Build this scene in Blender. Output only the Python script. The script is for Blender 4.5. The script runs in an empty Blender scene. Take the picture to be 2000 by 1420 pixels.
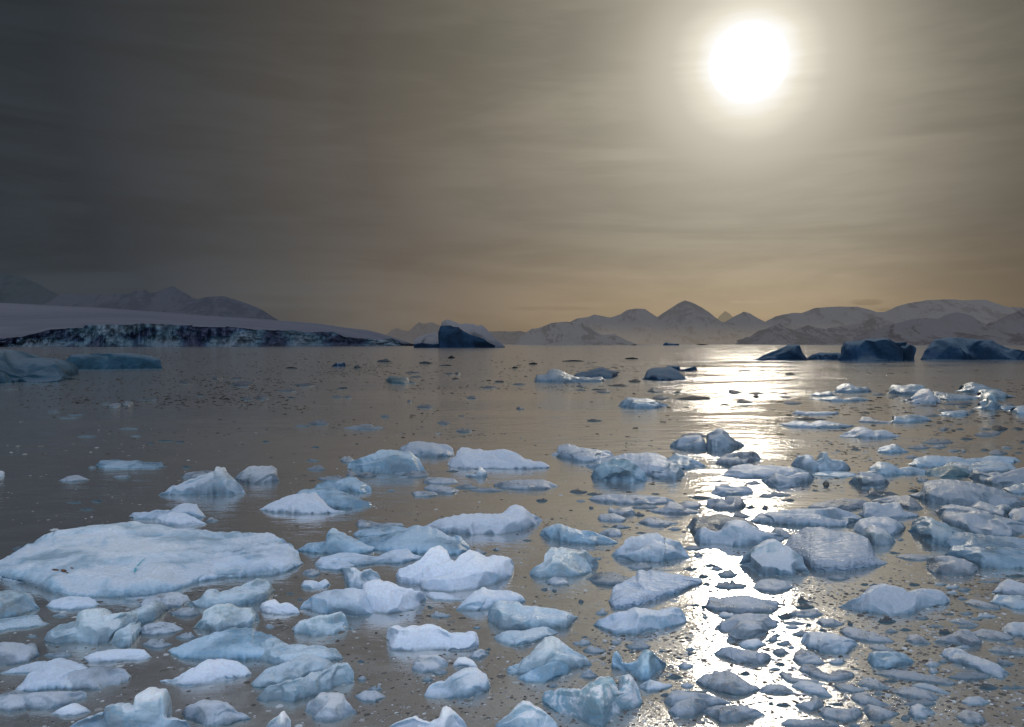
# Ice survey. "@ x0 y0 s": following numbers are survey-sheet units (sheet origin, scale).
# piece:  label ; kind+height share ; crest line ; water line      "+" adds a lobe to the piece above
DATA = '''
@ 0 0 1
broad flat pale floe with brown stain at left ; F26 ; -40 1108 0 1096 50 1065 97 1050 130 1043 180 1041 215 1043 300 1045 400 1047 430 1050 500 1050 545 1055 575 1062 582 1080 588 1100 ; -40 1118 0 1127 50 1138 105 1160 150 1168 220 1168 280 1165 340 1155 400 1133 460 1127 520 1128 560 1118 588 1104
+ ; w45 ; 380 1100 420 1084 470 1070 520 1065 560 1066 583 1078 589 1098 ; 380 1138 430 1130 500 1128 550 1121 589 1103
@ 0 1020 3.55
glassy rounded block cut by the left edge ; b65 ; -60 500 0 490 100 495 200 530 280 600 ; -60 700 0 690 100 670 200 640 280 605
+ ; b30 ; -60 690 100 665 250 650 300 690 340 700 ; -60 780 0 765 60 745 200 735 310 715 340 705
low pale blue oval floe below the stained floe ; w45 ; 320 580 360 545 450 520 600 525 660 545 695 568 ; 320 590 370 605 500 615 600 600 650 595 695 572
dragon shaped glassy block with raised snout ; b75 ; 305 820 330 760 400 720 480 700 528 690 534 640 560 615 640 613 698 625 708 655 780 645 900 630 980 600 1000 585 1050 560 1110 558 1150 562 1165 600 ; 305 830 360 850 500 852 640 850 760 840 850 825 900 770 950 720 1060 690 1120 650 1165 610
+ ; b60 ; 770 830 800 760 860 740 900 705 960 700 980 720 ; 770 868 820 882 900 868 960 790 980 750
clear grey slab behind the dragon snout ; g55 ; 970 570 1000 540 1080 500 1180 490 1230 500 1300 510 1320 535 ; 970 600 1050 602 1180 600 1260 590 1320 545
long clear slab rising to a blunt right end ; b65 ; 1290 570 1380 530 1430 475 1470 478 1482 505 1620 460 1700 430 1775 400 1835 400 1885 430 1900 465 ; 1290 580 1400 600 1500 602 1650 585 1720 578 1800 565 1870 530 1900 475
stacked two layer block with frosted crest ; b70 ; 1340 730 1405 665 1412 620 1480 585 1560 580 1640 600 1740 605 1790 640 1805 670 ; 1340 745 1380 768 1500 770 1620 752 1740 740 1805 690
long smooth blue whaleback floe at lower left ; s40 ; 1170 890 1260 850 1400 800 1560 760 1680 755 1775 770 1850 790 1950 820 2000 865 ; 1170 905 1250 950 1400 967 1600 972 1775 962 1900 940 2000 900
thin white wedge floe below the dragon block ; W55 ; 575 935 650 905 770 888 900 882 1000 890 1050 930 ; 575 945 620 985 740 975 900 960 980 965 1050 940
white pointed floe shaped like a spearhead ; W60 ; 1105 1098 1180 1090 1290 1040 1420 970 1520 962 1640 980 1710 1000 1745 1050 ; 1105 1102 1180 1122 1280 1138 1400 1130 1560 1105 1680 1080 1745 1058
grey floe with white patch at the left edge ; g45 ; -60 850 0 842 80 850 150 860 230 855 265 890 270 920 ; -60 990 0 995 100 990 200 970 270 925
white frosted floe fused to a dark clear end ; w45 ; 105 1165 160 1100 200 1050 300 990 370 962 450 975 600 1020 640 1040 ; 105 1170 160 1178 230 1182 330 1165 480 1165 640 1140
+ ; g50 ; 440 1060 560 1030 680 1018 780 1018 870 1025 905 1060 910 1070 ; 440 1160 560 1168 700 1165 800 1135 890 1100 910 1078
+ ; w35 ; 0 1045 100 1010 250 975 330 970 ; 0 1055 130 1052 330 1050
dull log shaped floe near the lower left corner ; g60 ; 130 1205 250 1190 400 1185 540 1180 600 1180 612 1210 ; 130 1265 220 1310 350 1305 500 1265 600 1225 612 1215
sunken grey floe touching the dull log floe ; g40 ; -40 1210 60 1185 160 1190 230 1215 ; -40 1300 60 1322 160 1305 230 1290
little white floe above the castle block ; W50 ; 357 1325 420 1290 490 1265 540 1270 600 1290 630 1310 ; 357 1330 430 1352 520 1345 600 1320 630 1313
castle shaped clear block with square tower ; w90 ; 430 1440 520 1400 640 1350 710 1330 730 1280 850 1272 868 1292 925 1288 932 1215 1000 1185 1110 1182 1132 1210 1136 1330 1150 1372 1200 1370 1290 1385 1340 1430 ; 430 1460 700 1500 1000 1520 1200 1500 1340 1450
knobbly grey white chunk right of the castle block ; g60 ; 1260 1310 1290 1280 1360 1245 1450 1250 1560 1270 1620 1310 1740 1350 ; 1260 1330 1290 1380 1400 1412 1500 1420 1600 1410 1640 1385 1740 1365
clear sunken slab right of the dragon block ; g40 ; 965 750 1000 715 1090 698 1200 710 1270 735 ; 965 780 1050 790 1180 780 1270 745
@ 500 1020 3.55
ragged finned slab touching the stained floe's right end ; s60 ; 285 185 350 155 400 150 482 132 486 85 515 52 600 85 700 125 800 165 860 180 ; 285 200 400 217 550 227 720 227 770 217 860 190
large pale blue dome behind the twin peaks ; s45 ; 700 105 860 110 960 70 1080 40 1190 35 1260 60 1330 100 1420 110 1480 165 1490 190 ; 700 140 800 192 900 212 1100 222 1300 232 1400 232 1490 195
low lumpy white row in front of the blue dome ; w50 ; 405 280 450 245 560 220 640 215 760 235 850 240 940 200 1060 188 1090 225 1160 240 ; 405 300 540 295 700 305 850 290 1000 292 1100 267 1160 248
+ ; w60 ; 410 300 480 270 560 265 650 285 695 300 ; 410 310 450 335 560 342 650 325 695 308
winged white lump with upright left horn ; w70 ; 585 306 620 318 665 322 720 350 790 330 840 350 872 400 ; 585 312 612 385 650 465 730 472 800 440 872 412
big white twin peaked block in the middle ; W80 ; 970 370 990 330 1100 290 1170 240 1210 185 1270 170 1320 200 1352 265 1400 300 ; 970 400 1000 428 1130 437 1250 425 1400 400
+ ; W65 ; 1115 385 1200 320 1290 290 1360 285 1420 240 1470 208 1540 225 1600 255 1700 248 1775 265 1790 290 ; 1115 400 1140 460 1200 485 1340 487 1500 477 1600 450 1700 405 1775 370 1790 330
thin white sliver under the twin peaked block ; W40 ; 1175 500 1200 488 1300 495 1400 520 1440 535 ; 1175 510 1230 540 1330 547 1440 540
big pale double lobed block with notch between ; w65 ; 297 600 330 550 400 500 500 480 620 470 740 475 800 510 850 530 ; 297 610 400 632 560 652 700 652 800 642 850 620
+ ; W75 ; 738 500 745 430 800 415 880 420 960 450 1050 475 1160 490 1183 540 ; 738 610 850 635 960 647 1060 628 1130 607 1183 548
small bright white two humped chunk ; W65 ; 27 590 40 560 110 542 150 570 210 565 290 600 305 630 ; 27 605 60 642 160 652 230 642 305 633
clear blue block with blunt upturned right end ; b70 ; 255 730 300 690 400 660 520 650 590 632 620 650 640 700 648 730 ; 255 770 300 787 400 797 540 782 620 757 648 735
frosted tongue shaped floe overlapping the blue whaleback ; b55 ; -20 900 30 840 70 820 110 825 200 860 450 870 560 885 605 930 ; -20 930 30 970 120 1000 300 1000 500 972 605 950
heart shaped clear floe with hollow middle ; b50 ; -30 1110 60 1030 200 980 280 950 370 932 450 945 540 980 560 1000 ; -30 1150 100 1152 300 1102 350 1072 440 1052 560 1030
+ ; b65 ; 0 1220 60 1160 200 1110 320 1090 370 1060 460 1050 560 990 640 990 680 1030 690 1100 ; 0 1235 100 1262 250 1262 400 1212 560 1162 690 1120
thick white slab with flat cut right end ; W70 ; 905 800 915 730 935 727 1000 745 1080 730 1200 728 1280 745 1360 775 1530 770 1545 800 1547 850 ; 905 830 925 897 1060 905 1250 895 1400 890 1500 882 1547 860
crisp ridged wedge left of the cracked rocky block ; w60 ; 1385 605 1440 550 1510 490 1570 465 1640 480 1775 480 1850 510 1870 545 ; 1385 612 1500 622 1600 612 1650 592 1775 577 1830 567 1870 550
broad cracked clear block with ragged top edge ; b65 ; 1605 650 1620 590 1680 555 1775 558 1850 585 1980 590 2100 610 2200 640 2235 650 ; 1605 690 1660 742 1800 762 1950 745 2080 738 2150 747 2190 700 2235 655
+ ; b50 ; 1650 790 1700 770 1775 760 1850 760 1950 735 2030 730 2095 765 ; 1650 810 1720 857 1850 862 1950 822 2095 770
bumpy clear chunk under the thick white slab ; g55 ; 1080 1015 1100 960 1120 935 1180 930 1260 935 1330 965 1335 990 ; 1080 1030 1150 1047 1250 1042 1335 1000
small round white dome above a tilted slab ; W70 ; 1365 985 1400 945 1450 940 1510 965 1540 1010 ; 1365 1005 1450 1014 1540 1018
tilted oval slab below the round white dome ; w55 ; 1165 1190 1200 1140 1300 1110 1400 1060 1450 1030 1540 1030 1600 1070 1630 1140 ; 1165 1210 1220 1222 1400 1226 1500 1214 1600 1177 1630 1150
dark rocky lump beside the thick white slab ; g65 ; 1480 930 1520 895 1560 880 1620 905 ; 1480 945 1550 957 1620 915
crusty speckled round floe at the bottom ; g50 ; 340 1310 360 1250 430 1215 520 1205 600 1220 650 1270 705 1325 ; 340 1320 400 1372 470 1397 560 1392 650 1362 705 1332
low grey lens floe right of the crusty floe ; g35 ; 678 1205 740 1180 830 1175 900 1200 ; 678 1210 740 1250 820 1250 900 1215
white tooth shaped tip at the bottom edge ; W85 ; 75 1410 100 1380 150 1345 175 1318 200 1340 243 1380 246 1440 ; 75 1440 160 1475 246 1450
white saddle shaped block at the bottom edge ; W80 ; 910 1430 960 1400 1080 1355 1120 1380 1200 1400 1270 1370 1295 1310 1320 1298 1390 1320 1440 1370 1470 1420 ; 910 1450 1100 1500 1300 1505 1470 1450
two humped grey white chunk under the pale row ; w60 ; 312 440 330 408 390 405 430 420 480 398 512 420 ; 312 455 380 470 450 468 512 440
@ 1000 1020 3.55
glassy pointed block with cracked grey flank ; b65 ; -40 1020 40 980 100 940 180 860 230 820 290 815 350 840 440 900 520 940 555 985 ; -40 1050 60 1062 200 1062 330 1042 450 1017 555 995
+ ; s60 ; 40 1080 120 1040 250 985 330 970 390 985 402 1030 ; 40 1085 100 1112 220 1117 330 1082 402 1045
long dark blue floe with sharp right end ; s65 ; 190 85 210 50 280 20 340 15 420 50 500 65 560 65 650 95 735 140 ; 190 90 250 120 380 150 560 158 680 156 735 145
small grey hump beside the dark blue floe ; g60 ; 600 75 640 55 700 40 750 50 765 80 ; 600 82 690 103 765 95
wide layered block with sloping blue steps ; w65 ; 685 225 720 190 780 150 782 125 900 100 1020 82 1080 120 1160 135 1200 190 1240 245 ; 685 240 740 264 860 278 1000 281 1150 267 1240 250
frosty humped block with low left shelf ; b65 ; 118 350 150 320 222 275 225 230 260 190 340 190 420 200 500 205 560 235 600 290 ; 118 365 170 392 300 388 450 378 570 347 600 310
small oval grey floe below the frosty humped block ; g40 ; 228 410 300 382 360 385 392 415 ; 228 420 300 445 392 428
smooth dark blue lens behind the rippled slab ; d40 ; 515 385 600 355 700 350 780 370 838 395 ; 515 400 600 440 700 448 790 430 838 400
flat slab with rippled sunlit top face ; R40 ; 675 530 700 455 780 420 865 390 875 352 960 352 1100 365 1250 380 1315 395 1320 420 ; 675 560 700 600 760 610 900 582 1000 542 1150 502 1260 452 1320 425
long curved snow crested block below the rippled slab ; w60 ; 563 710 620 670 700 640 800 630 860 600 960 620 1050 620 1170 600 1200 640 1213 690 ; 563 715 640 747 720 784 860 784 1000 758 1150 722 1213 698
ring shaped grey floe in the sun glare ; g40 ; 1345 550 1370 520 1430 540 1500 522 1620 518 1720 530 1775 545 1840 545 1853 565 ; 1345 600 1420 622 1560 640 1700 634 1800 627 1853 600
grey lumpy floe below the ring shaped floe ; g55 ; 1405 720 1500 680 1560 650 1680 642 1775 650 1850 690 ; 1405 745 1500 767 1700 762 1850 720
rounded speckled lump fronting the lumpy floe ; g65 ; 1480 820 1520 770 1590 700 1690 690 1740 700 1775 740 ; 1480 830 1560 834 1660 812 1775 780
pale lozenge floe in the sun glare ; w45 ; 1565 840 1640 820 1710 812 1760 840 ; 1565 845 1600 878 1680 882 1760 848
dark oblong floe below the pale lozenge ; g60 ; 1395 905 1450 875 1530 870 1600 890 1700 900 1775 910 1800 930 ; 1395 915 1450 947 1560 972 1700 992 1760 982 1800 945
chunk shaped like a whale tail ; s75 ; 690 980 700 910 720 900 745 930 760 975 830 985 880 960 940 900 970 900 1030 960 1075 985 ; 690 1010 760 1037 830 1062 880 1102 950 1110 990 1062 1050 1017 1075 990
hollow topped dish floe in the sun glare ; g45 ; 1262 1105 1330 1065 1480 1045 1560 1065 1620 1100 1720 1155 ; 1262 1112 1330 1147 1450 1187 1560 1212 1640 1197 1720 1162
pale boat shaped floe below the whale tail chunk ; w45 ; 875 1135 960 1100 1050 1120 1115 1125 ; 875 1140 940 1180 1020 1172 1115 1140
folded grey floe with long dark right arm ; g55 ; 1055 1240 1080 1195 1150 1175 1220 1185 1330 1195 1450 1220 1525 1250 ; 1055 1250 1100 1282 1230 1278 1400 1277 1525 1255
+ ; g60 ; 1085 1310 1130 1265 1250 1220 1330 1230 1350 1290 ; 1085 1320 1150 1357 1250 1362 1350 1305
crumpled grey floe at the bottom in the glare ; g50 ; 1310 1310 1380 1285 1500 1285 1620 1282 1700 1300 1755 1335 ; 1310 1320 1400 1367 1450 1397 1560 1397 1680 1372 1755 1340
big jagged block with snow patches at the bottom ; p70 ; 210 1230 220 1190 300 1175 400 1175 480 1185 560 1140 620 1110 700 1100 740 1180 790 1190 800 1090 840 1080 880 1150 905 1250 ; 210 1250 280 1302 400 1382 480 1427 640 1427 740 1382 820 1312 905 1260
rounded white block cut by the bottom edge ; w80 ; -120 1400 -20 1330 40 1275 80 1258 140 1280 240 1330 310 1390 330 1440 ; -120 1460 100 1505 330 1460
thin dark strip joining the dish floe ; d35 ; 1100 1160 1200 1172 1320 1170 1390 1155 ; 1100 1166 1200 1190 1320 1190 1390 1160
@ 1500 1020 3.55
pointed white block left of the great sloping floe ; w75 ; -210 290 -160 235 -80 180 0 130 60 125 110 160 180 200 240 235 250 290 295 350 ; -210 300 -120 347 -90 370 100 374 200 378 295 358
great sloping floe with streaked upper face ; R42 ; 110 150 170 100 330 60 420 55 520 90 620 85 690 110 730 190 745 235 800 270 830 285 ; 110 200 245 290 300 332 400 354 530 354 680 323 780 302 830 290
upper slab of the stacked pair at right edge ; s55 ; 1215 140 1230 100 1260 75 1400 85 1600 105 1775 115 1860 120 ; 1215 180 1300 200 1450 220 1650 230 1860 230
lower slab of the stacked pair at right edge ; s65 ; 1235 215 1290 165 1400 180 1600 185 1860 190 ; 1235 225 1330 272 1480 325 1700 328 1860 325
grey block below the stacked pair of slabs ; g65 ; 1090 300 1095 255 1180 240 1280 240 1370 262 1450 300 1452 340 ; 1090 320 1150 362 1300 372 1420 377 1452 350
flat lilac strip left of the grey block ; g35 ; 890 230 1000 225 1090 228 1200 235 ; 890 240 960 262 1060 270 1200 250
long humped block alone in speckled slush ; w65 ; 488 585 560 545 680 500 740 455 800 445 900 455 980 490 1120 475 1200 475 1250 520 1253 560 ; 488 592 600 622 760 643 900 653 1000 642 1070 602 1200 578 1253 570
white roof shaped chunk at the right edge ; W60 ; 1555 480 1620 430 1690 403 1775 425 1860 450 ; 1555 485 1650 505 1775 517 1860 515
blue shelf below the white roof shaped chunk ; s45 ; 1548 530 1600 508 1700 515 1775 520 1860 530 ; 1548 560 1640 582 1700 607 1860 617
plump pale cushion floe in the slush ; w50 ; 220 825 250 780 300 765 400 775 520 795 600 825 625 850 ; 220 835 280 877 400 917 500 932 580 902 625 860
smooth grey pebble floe below the cushion floe ; g40 ; 170 950 190 905 250 888 320 905 360 940 398 975 ; 170 955 230 987 320 992 398 982
long glistening oval right of the cushion floe ; g40 ; 498 750 530 728 620 740 740 770 820 795 880 825 ; 498 760 560 807 680 832 800 840 880 832
ringed dark oval above the glistening oval ; g45 ; 332 690 370 670 450 672 530 700 ; 332 695 380 722 460 727 530 708
flat grey bar at the glare's right side ; g50 ; 140 630 200 615 340 607 380 635 ; 140 640 200 657 310 662 380 645
half dome with a dark slanted right tip ; s60 ; 685 950 700 915 780 905 870 905 950 920 1020 970 ; 685 960 730 1012 860 1024 960 1002 1020 975
pale strip tucked behind the half dome ; g35 ; 700 855 760 848 850 875 905 900 ; 700 870 760 897 905 905
very long low floe under the half dome ; g35 ; 735 1040 860 1025 1000 1040 1130 1065 1250 1085 1312 1115 ; 735 1050 900 1092 1100 1112 1250 1137 1312 1120
white backed slanting floe at lower right ; w50 ; 1195 910 1220 885 1290 880 1370 900 1430 930 1530 960 1600 990 1672 1050 ; 1195 920 1260 962 1380 1012 1500 1052 1600 1087 1640 1087 1672 1065
clear glinting lump above the slanting floe ; g60 ; 1155 820 1200 800 1270 790 1340 755 1400 748 1450 790 1485 820 ; 1155 840 1250 847 1330 852 1420 872 1470 862 1485 830
small egg shaped floe left of the glinting lump ; g45 ; 955 810 980 788 1040 782 1090 810 1130 840 ; 955 820 1000 842 1080 852 1130 845
flat grey slab right of the glinting lump ; g35 ; 1400 765 1500 745 1620 760 1705 800 ; 1400 785 1540 820 1640 829 1705 810
pale slab at the right edge in slush ; w45 ; 1620 735 1700 705 1775 700 1860 705 ; 1620 745 1700 790 1775 802 1860 802
grey strip floe at the right edge in slush ; g40 ; 1520 880 1600 858 1700 870 1860 885 ; 1520 890 1600 915 1700 922 1860 927
banana shaped grey floe in the slush ; g45 ; 212 1015 240 992 310 995 380 1040 440 1055 520 1030 590 1040 600 1065 ; 212 1025 300 1072 420 1107 540 1097 600 1075
thin dark curved floe below the banana floe ; g40 ; 75 1045 100 1035 170 1080 250 1090 340 1095 365 1115 ; 75 1055 130 1107 250 1127 365 1122
pale slanting floe below the thin curved floe ; w40 ; 160 1125 220 1108 320 1120 380 1140 450 1210 ; 160 1140 260 1182 380 1217 450 1215
grey tongue floe left of the pale slanting floe ; g45 ; -60 1150 0 1130 110 1130 195 1185 ; -60 1180 60 1192 195 1195
narrow grey floe right of the pale slanting floe ; g40 ; 452 1130 470 1115 560 1130 672 1160 ; 452 1140 500 1172 600 1187 672 1172
grey leaf shaped floe under the half dome strip ; g40 ; 625 1110 680 1080 760 1095 850 1150 ; 625 1130 700 1157 800 1167 850 1158
broad grey leaf floe in the lower right slush ; g40 ; 855 1170 920 1150 1040 1150 1130 1180 1187 1210 ; 855 1175 950 1222 1100 1247 1160 1242 1187 1218
pale strip floe behind the broad grey leaf ; w35 ; 990 1130 1060 1115 1160 1135 1270 1185 ; 990 1140 1100 1162 1200 1192 1270 1192
wrinkled grey floe left of the broad grey leaf ; g45 ; 572 1215 600 1190 690 1190 760 1230 850 1270 ; 572 1225 640 1267 760 1287 850 1280
dark mitten shaped floe near the bottom ; g60 ; 180 1265 260 1250 310 1245 340 1210 380 1240 383 1275 ; 180 1270 250 1307 320 1320 383 1290
crescent dish floe near the bottom edge ; g50 ; 348 1325 400 1295 500 1300 560 1310 630 1290 658 1325 ; 348 1335 420 1372 540 1392 610 1377 658 1340
broad arrowhead floe near the bottom edge ; g45 ; 652 1300 700 1275 780 1285 840 1310 915 1320 ; 652 1310 710 1372 780 1387 850 1362 915 1330
long grey floe lying on the bottom edge ; g45 ; 90 1390 130 1370 240 1375 350 1370 440 1380 495 1405 ; 90 1405 200 1428 400 1434 495 1415
white rimmed round floe near the bottom edge ; w50 ; 965 1325 1000 1285 1060 1272 1130 1290 1155 1320 ; 965 1340 1020 1372 1100 1367 1155 1335
lone pale floe in dark slush at lower right ; w40 ; 1340 1240 1400 1220 1480 1215 1535 1245 ; 1340 1250 1400 1272 1480 1272 1535 1255
cracked translucent floe near the right corner ; g40 ; 1300 1335 1400 1310 1470 1325 1510 1370 ; 1300 1350 1370 1402 1460 1407 1510 1390
glistening strip below the pale slush strip ; g40 ; 1255 680 1320 665 1400 685 1465 710 ; 1255 690 1350 712 1465 718
brown grey strip below the blue shelf ; g40 ; 1362 550 1420 538 1500 550 1600 580 1615 600 ; 1362 560 1450 592 1540 607 1615 608
oval floe with a bright sunlit puddle rim ; g40 ; -105 440 -60 410 40 400 120 410 178 445 ; -105 460 -30 487 60 494 130 477 178 455
@ 0 780 4
white corner of a floe at the left edge ; W60 ; -60 560 0 562 38 598 ; -60 620 0 610 38 600
long low pale floe on open water at left ; s45 ; 750 520 780 480 870 475 960 485 1050 480 1160 495 1270 490 1285 515 ; 750 530 820 542 1000 547 1200 542 1285 530
small grey mound on open water at left ; g55 ; 465 630 530 600 600 595 690 620 ; 465 640 550 652 620 643 690 632
dark low floe behind the cleft pyramid ; g60 ; 1418 610 1450 575 1600 560 1700 565 ; 1418 620 1500 627 1700 615
cleft pyramid block with split pointed top ; w80 ; 1235 745 1330 690 1450 640 1560 600 1675 572 1685 532 1700 540 1712 555 1730 540 1760 580 1830 630 1900 690 1915 725 ; 1235 750 1400 752 1600 752 1730 748 1850 744 1915 735
clear grey block right of the cleft pyramid ; g70 ; 1830 615 1870 580 1930 530 2000 525 2110 525 2160 550 2178 620 ; 1830 630 1950 662 2060 662 2150 652 2178 640
white block with a flat left arm and pointed hump ; w65 ; 1028 905 1040 885 1120 885 1220 868 1320 870 1390 825 1460 815 1530 820 1570 870 1605 910 ; 1028 935 1080 942 1200 945 1400 950 1605 922
+ ; W70 ; 1205 960 1230 920 1320 890 1420 895 1520 925 1618 970 ; 1205 975 1300 992 1450 997 1560 987 1618 978
@ 500 780 4
white wedge block with a long blue back ; W65 ; 25 860 100 820 200 770 300 740 460 735 520 790 560 830 620 870 710 875 ; 25 865 120 882 300 894 500 898 640 892 710 885
+ ; s60 ; 290 745 350 715 450 700 600 705 720 740 850 790 900 800 910 830 ; 290 830 500 860 700 860 860 850 910 838
glassy blue ridge behind the white wedge ; s65 ; 455 690 480 660 560 635 640 630 720 602 780 620 850 655 905 690 912 725 ; 455 700 600 722 800 734 912 732
large smooth grey blue dome pair mid left ; s75 ; 725 530 730 490 820 455 920 430 950 405 1060 402 1200 420 1270 460 1300 510 1330 560 ; 725 560 800 577 950 585 1100 585 1250 580 1330 575
crinkled white floe behind the dome pair ; w55 ; 1118 400 1130 375 1190 345 1260 333 1350 345 1480 355 1540 385 1550 430 ; 1118 420 1250 452 1400 457 1500 447 1550 438
long white block with sharp ridge and dark foot ; W65 ; 1495 500 1515 460 1560 445 1572 400 1600 375 1680 400 1850 400 1920 390 2000 405 2040 425 2110 470 2250 500 2295 520 ; 1495 530 1600 542 1800 546 2000 546 2150 542 2295 535
swan shaped clear chunk with upright neck ; w80 ; 1635 590 1720 585 1740 520 1770 540 1808 575 ; 1635 605 1750 614 1808 605
grey oval right of the dome pair ; g50 ; 1305 640 1340 612 1450 615 1550 620 1580 645 ; 1305 655 1400 664 1500 664 1580 655
grey bar below the swan shaped chunk ; g50 ; 1310 690 1360 670 1500 680 1590 710 ; 1310 700 1420 737 1530 737 1590 722
short grey floe ending the row of bars ; g50 ; 1212 730 1260 720 1400 725 1420 740 ; 1212 735 1240 764 1350 764 1420 750
long flat grey floe with glinting stripes ; g50 ; 1855 665 1900 645 2000 638 2200 630 2260 630 2370 680 ; 1855 680 1950 702 2100 712 2250 707 2370 685
white torpedo block with a pointed right fin ; W70 ; 1330 985 1400 950 1540 905 1700 900 1930 900 2000 850 2050 832 2100 850 2160 900 2240 940 ; 1330 1000 1450 1052 1600 1060 1850 1057 2000 1050 2100 1022 2240 955
brown rimmed thin slab behind the blue dome ; g50 ; 785 970 800 943 870 950 930 968 1040 965 1140 968 1160 985 ; 785 1000 860 1007 1000 1000 1160 990
rounded slab leaning on the blue dome ; s50 ; 760 1050 800 1020 900 1005 1050 995 1160 1000 1200 1010 ; 760 1075 850 1084 960 1077 1080 1052 1200 1020
@ 1000 780 4
split block with rounded left half and tall peak ; w75 ; 1228 365 1260 330 1350 290 1470 280 1500 310 1530 370 ; 1228 375 1300 397 1450 407 1530 400
+ ; w85 ; 1518 340 1522 275 1570 250 1620 225 1680 260 1720 300 1780 330 1820 358 ; 1518 400 1600 414 1700 402 1820 362
crumbly white floe left of the smooth dome ; w55 ; 305 430 350 410 358 365 440 355 520 375 600 385 700 400 770 405 792 435 ; 305 440 420 472 550 494 700 492 792 460
smooth rounded grey dome with bright rim ; s85 ; 618 590 640 550 700 500 800 465 910 475 980 520 1030 570 1055 620 ; 618 605 650 632 800 644 950 649 1055 640
lilac ridge behind the smooth dome ; w60 ; 570 520 640 490 740 460 820 445 900 430 1050 425 1130 420 1200 450 1240 490 1330 520 ; 570 530 800 565 1040 592 1200 592 1330 560
crescent shaped chunk right of the smooth dome ; w80 ; 1085 575 1100 560 1180 565 1220 540 1240 500 1310 510 1330 540 1350 580 ; 1085 610 1150 627 1280 630 1350 590
dark blue wedge right of the lilac ridge ; s65 ; 1200 470 1280 425 1350 440 1450 480 1520 520 ; 1200 520 1350 547 1450 542 1520 528
lumpy blue grey boulder below the split block ; g70 ; 1593 490 1620 460 1680 430 1780 415 1900 408 1935 440 1942 475 ; 1593 505 1700 527 1850 514 1942 482
long white slab right of the crescent chunk ; w50 ; 1650 575 1720 525 1800 512 1950 520 2100 520 2250 540 2300 560 ; 1650 600 1750 614 1950 617 2200 602 2300 570
little battlement shaped block below the white slab ; w65 ; 1555 735 1590 680 1640 665 1740 680 1850 685 1890 720 ; 1555 740 1650 754 1780 752 1890 735
rough grey heap below the battlement block ; g65 ; 1510 840 1530 785 1600 780 1680 790 1690 760 1790 760 1830 830 ; 1510 845 1620 864 1740 870 1830 840
long frosted bar below the smooth dome ; g55 ; 595 780 640 755 760 740 900 745 1100 755 1200 765 1270 790 ; 595 785 700 807 900 822 1100 824 1270 805
thin floe with a pointed hump in the middle ; g60 ; 1045 865 1180 850 1230 800 1300 810 1360 850 1480 880 ; 1045 870 1150 890 1300 902 1420 897 1480 888
grey wing floe behind the pointed hump ; g50 ; 1280 830 1340 800 1420 795 1475 815 ; 1280 840 1380 858 1475 850
small two horned grey chunk ; g65 ; 750 890 760 845 800 860 870 850 930 845 972 890 ; 750 895 850 917 972 900
pale oval floe below the two horned chunk ; g50 ; 668 925 690 898 800 895 895 930 ; 668 940 720 957 850 960 895 945
brown grey lens floe with dark crest ; g50 ; 985 960 1040 930 1130 922 1180 945 1295 965 ; 985 965 1080 992 1200 994 1295 980
dark streaked slab behind the two lobed block ; d50 ; 1365 990 1420 930 1540 915 1700 915 1800 930 1880 960 1920 1000 ; 1365 1000 1430 1062 1600 1062 1920 1040
two lobed blue white block with smooth flanks ; w75 ; 1420 1080 1440 1030 1500 1005 1580 1040 1640 1030 1690 960 1740 945 1840 960 1920 1010 2000 1040 2120 1060 ; 1420 1090 1470 1137 1600 1145 1850 1160 2000 1144 2120 1100
@ 1500 780 4
wrinkled slab behind the small round hump ; w55 ; 660 1010 690 970 740 945 850 930 970 930 1040 960 1075 1000 ; 660 1025 720 1052 850 1064 980 1077 1040 1040 1075 1010
round hump in front of the wrinkled slab ; w75 ; 725 1060 760 1020 830 990 900 1010 950 1060 1000 1115 ; 725 1090 790 1142 870 1154 950 1144 1000 1120
small grey triangle at the sloping floe's corner ; g65 ; 25 1040 60 1005 120 1010 195 1075 ; 25 1060 100 1087 195 1080
pale shelf left of the grey triangle ; w50 ; -60 1060 0 1040 70 1050 125 1085 ; -60 1100 60 1120 125 1100
furrowed dark blue block left of the stacked pair ; s65 ; 1110 1010 1140 970 1240 930 1330 950 1400 970 1450 1000 1560 1040 ; 1110 1030 1160 1072 1270 1132 1370 1152 1450 1142 1560 1110
broad tilted block with sunlit crumbly face ; w55 ; 1320 860 1350 840 1450 835 1560 850 1700 880 1850 930 1990 970 2060 985 ; 1320 870 1350 942 1430 987 1600 1042 1780 1077 1890 1082 2060 1040
white saddle behind the tilted block ; w60 ; 1560 840 1660 795 1740 820 1800 850 1880 825 1915 870 ; 1560 850 1700 895 1850 935 1915 900
rounded shoulder at the right edge above the stack ; w60 ; 1875 920 1900 890 1960 860 2000 855 2090 850 ; 1875 935 1950 957 2090 972
large domed block with quilted upper face ; w60 ; 1185 690 1210 650 1300 640 1450 635 1600 655 1720 680 1850 720 1950 760 2000 790 2060 800 ; 1185 780 1260 812 1400 832 1560 850 1680 850 1800 850 1920 845 2060 820
white notched block at the right edge ; w70 ; 1580 600 1590 550 1640 555 1720 580 1800 570 1850 590 1920 570 2000 545 2090 530 ; 1580 610 1640 647 1750 672 1850 687 1950 672 2090 650
low blue wedge under the notched block ; s55 ; 1835 695 1900 690 1960 670 2090 650 ; 1835 705 1900 737 1980 742 2090 760
long frosted slab on the upper right ; s50 ; 1110 490 1140 465 1250 445 1480 450 1550 470 1700 460 1800 445 1930 450 1945 480 ; 1110 515 1160 532 1300 534 1400 524 1600 514 1800 512 1945 500
glinting ridge in front of the long frosted slab ; b55 ; 1350 520 1420 490 1460 488 1600 510 1760 480 1900 500 1955 550 ; 1350 530 1500 562 1700 577 1850 572 1955 560
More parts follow.
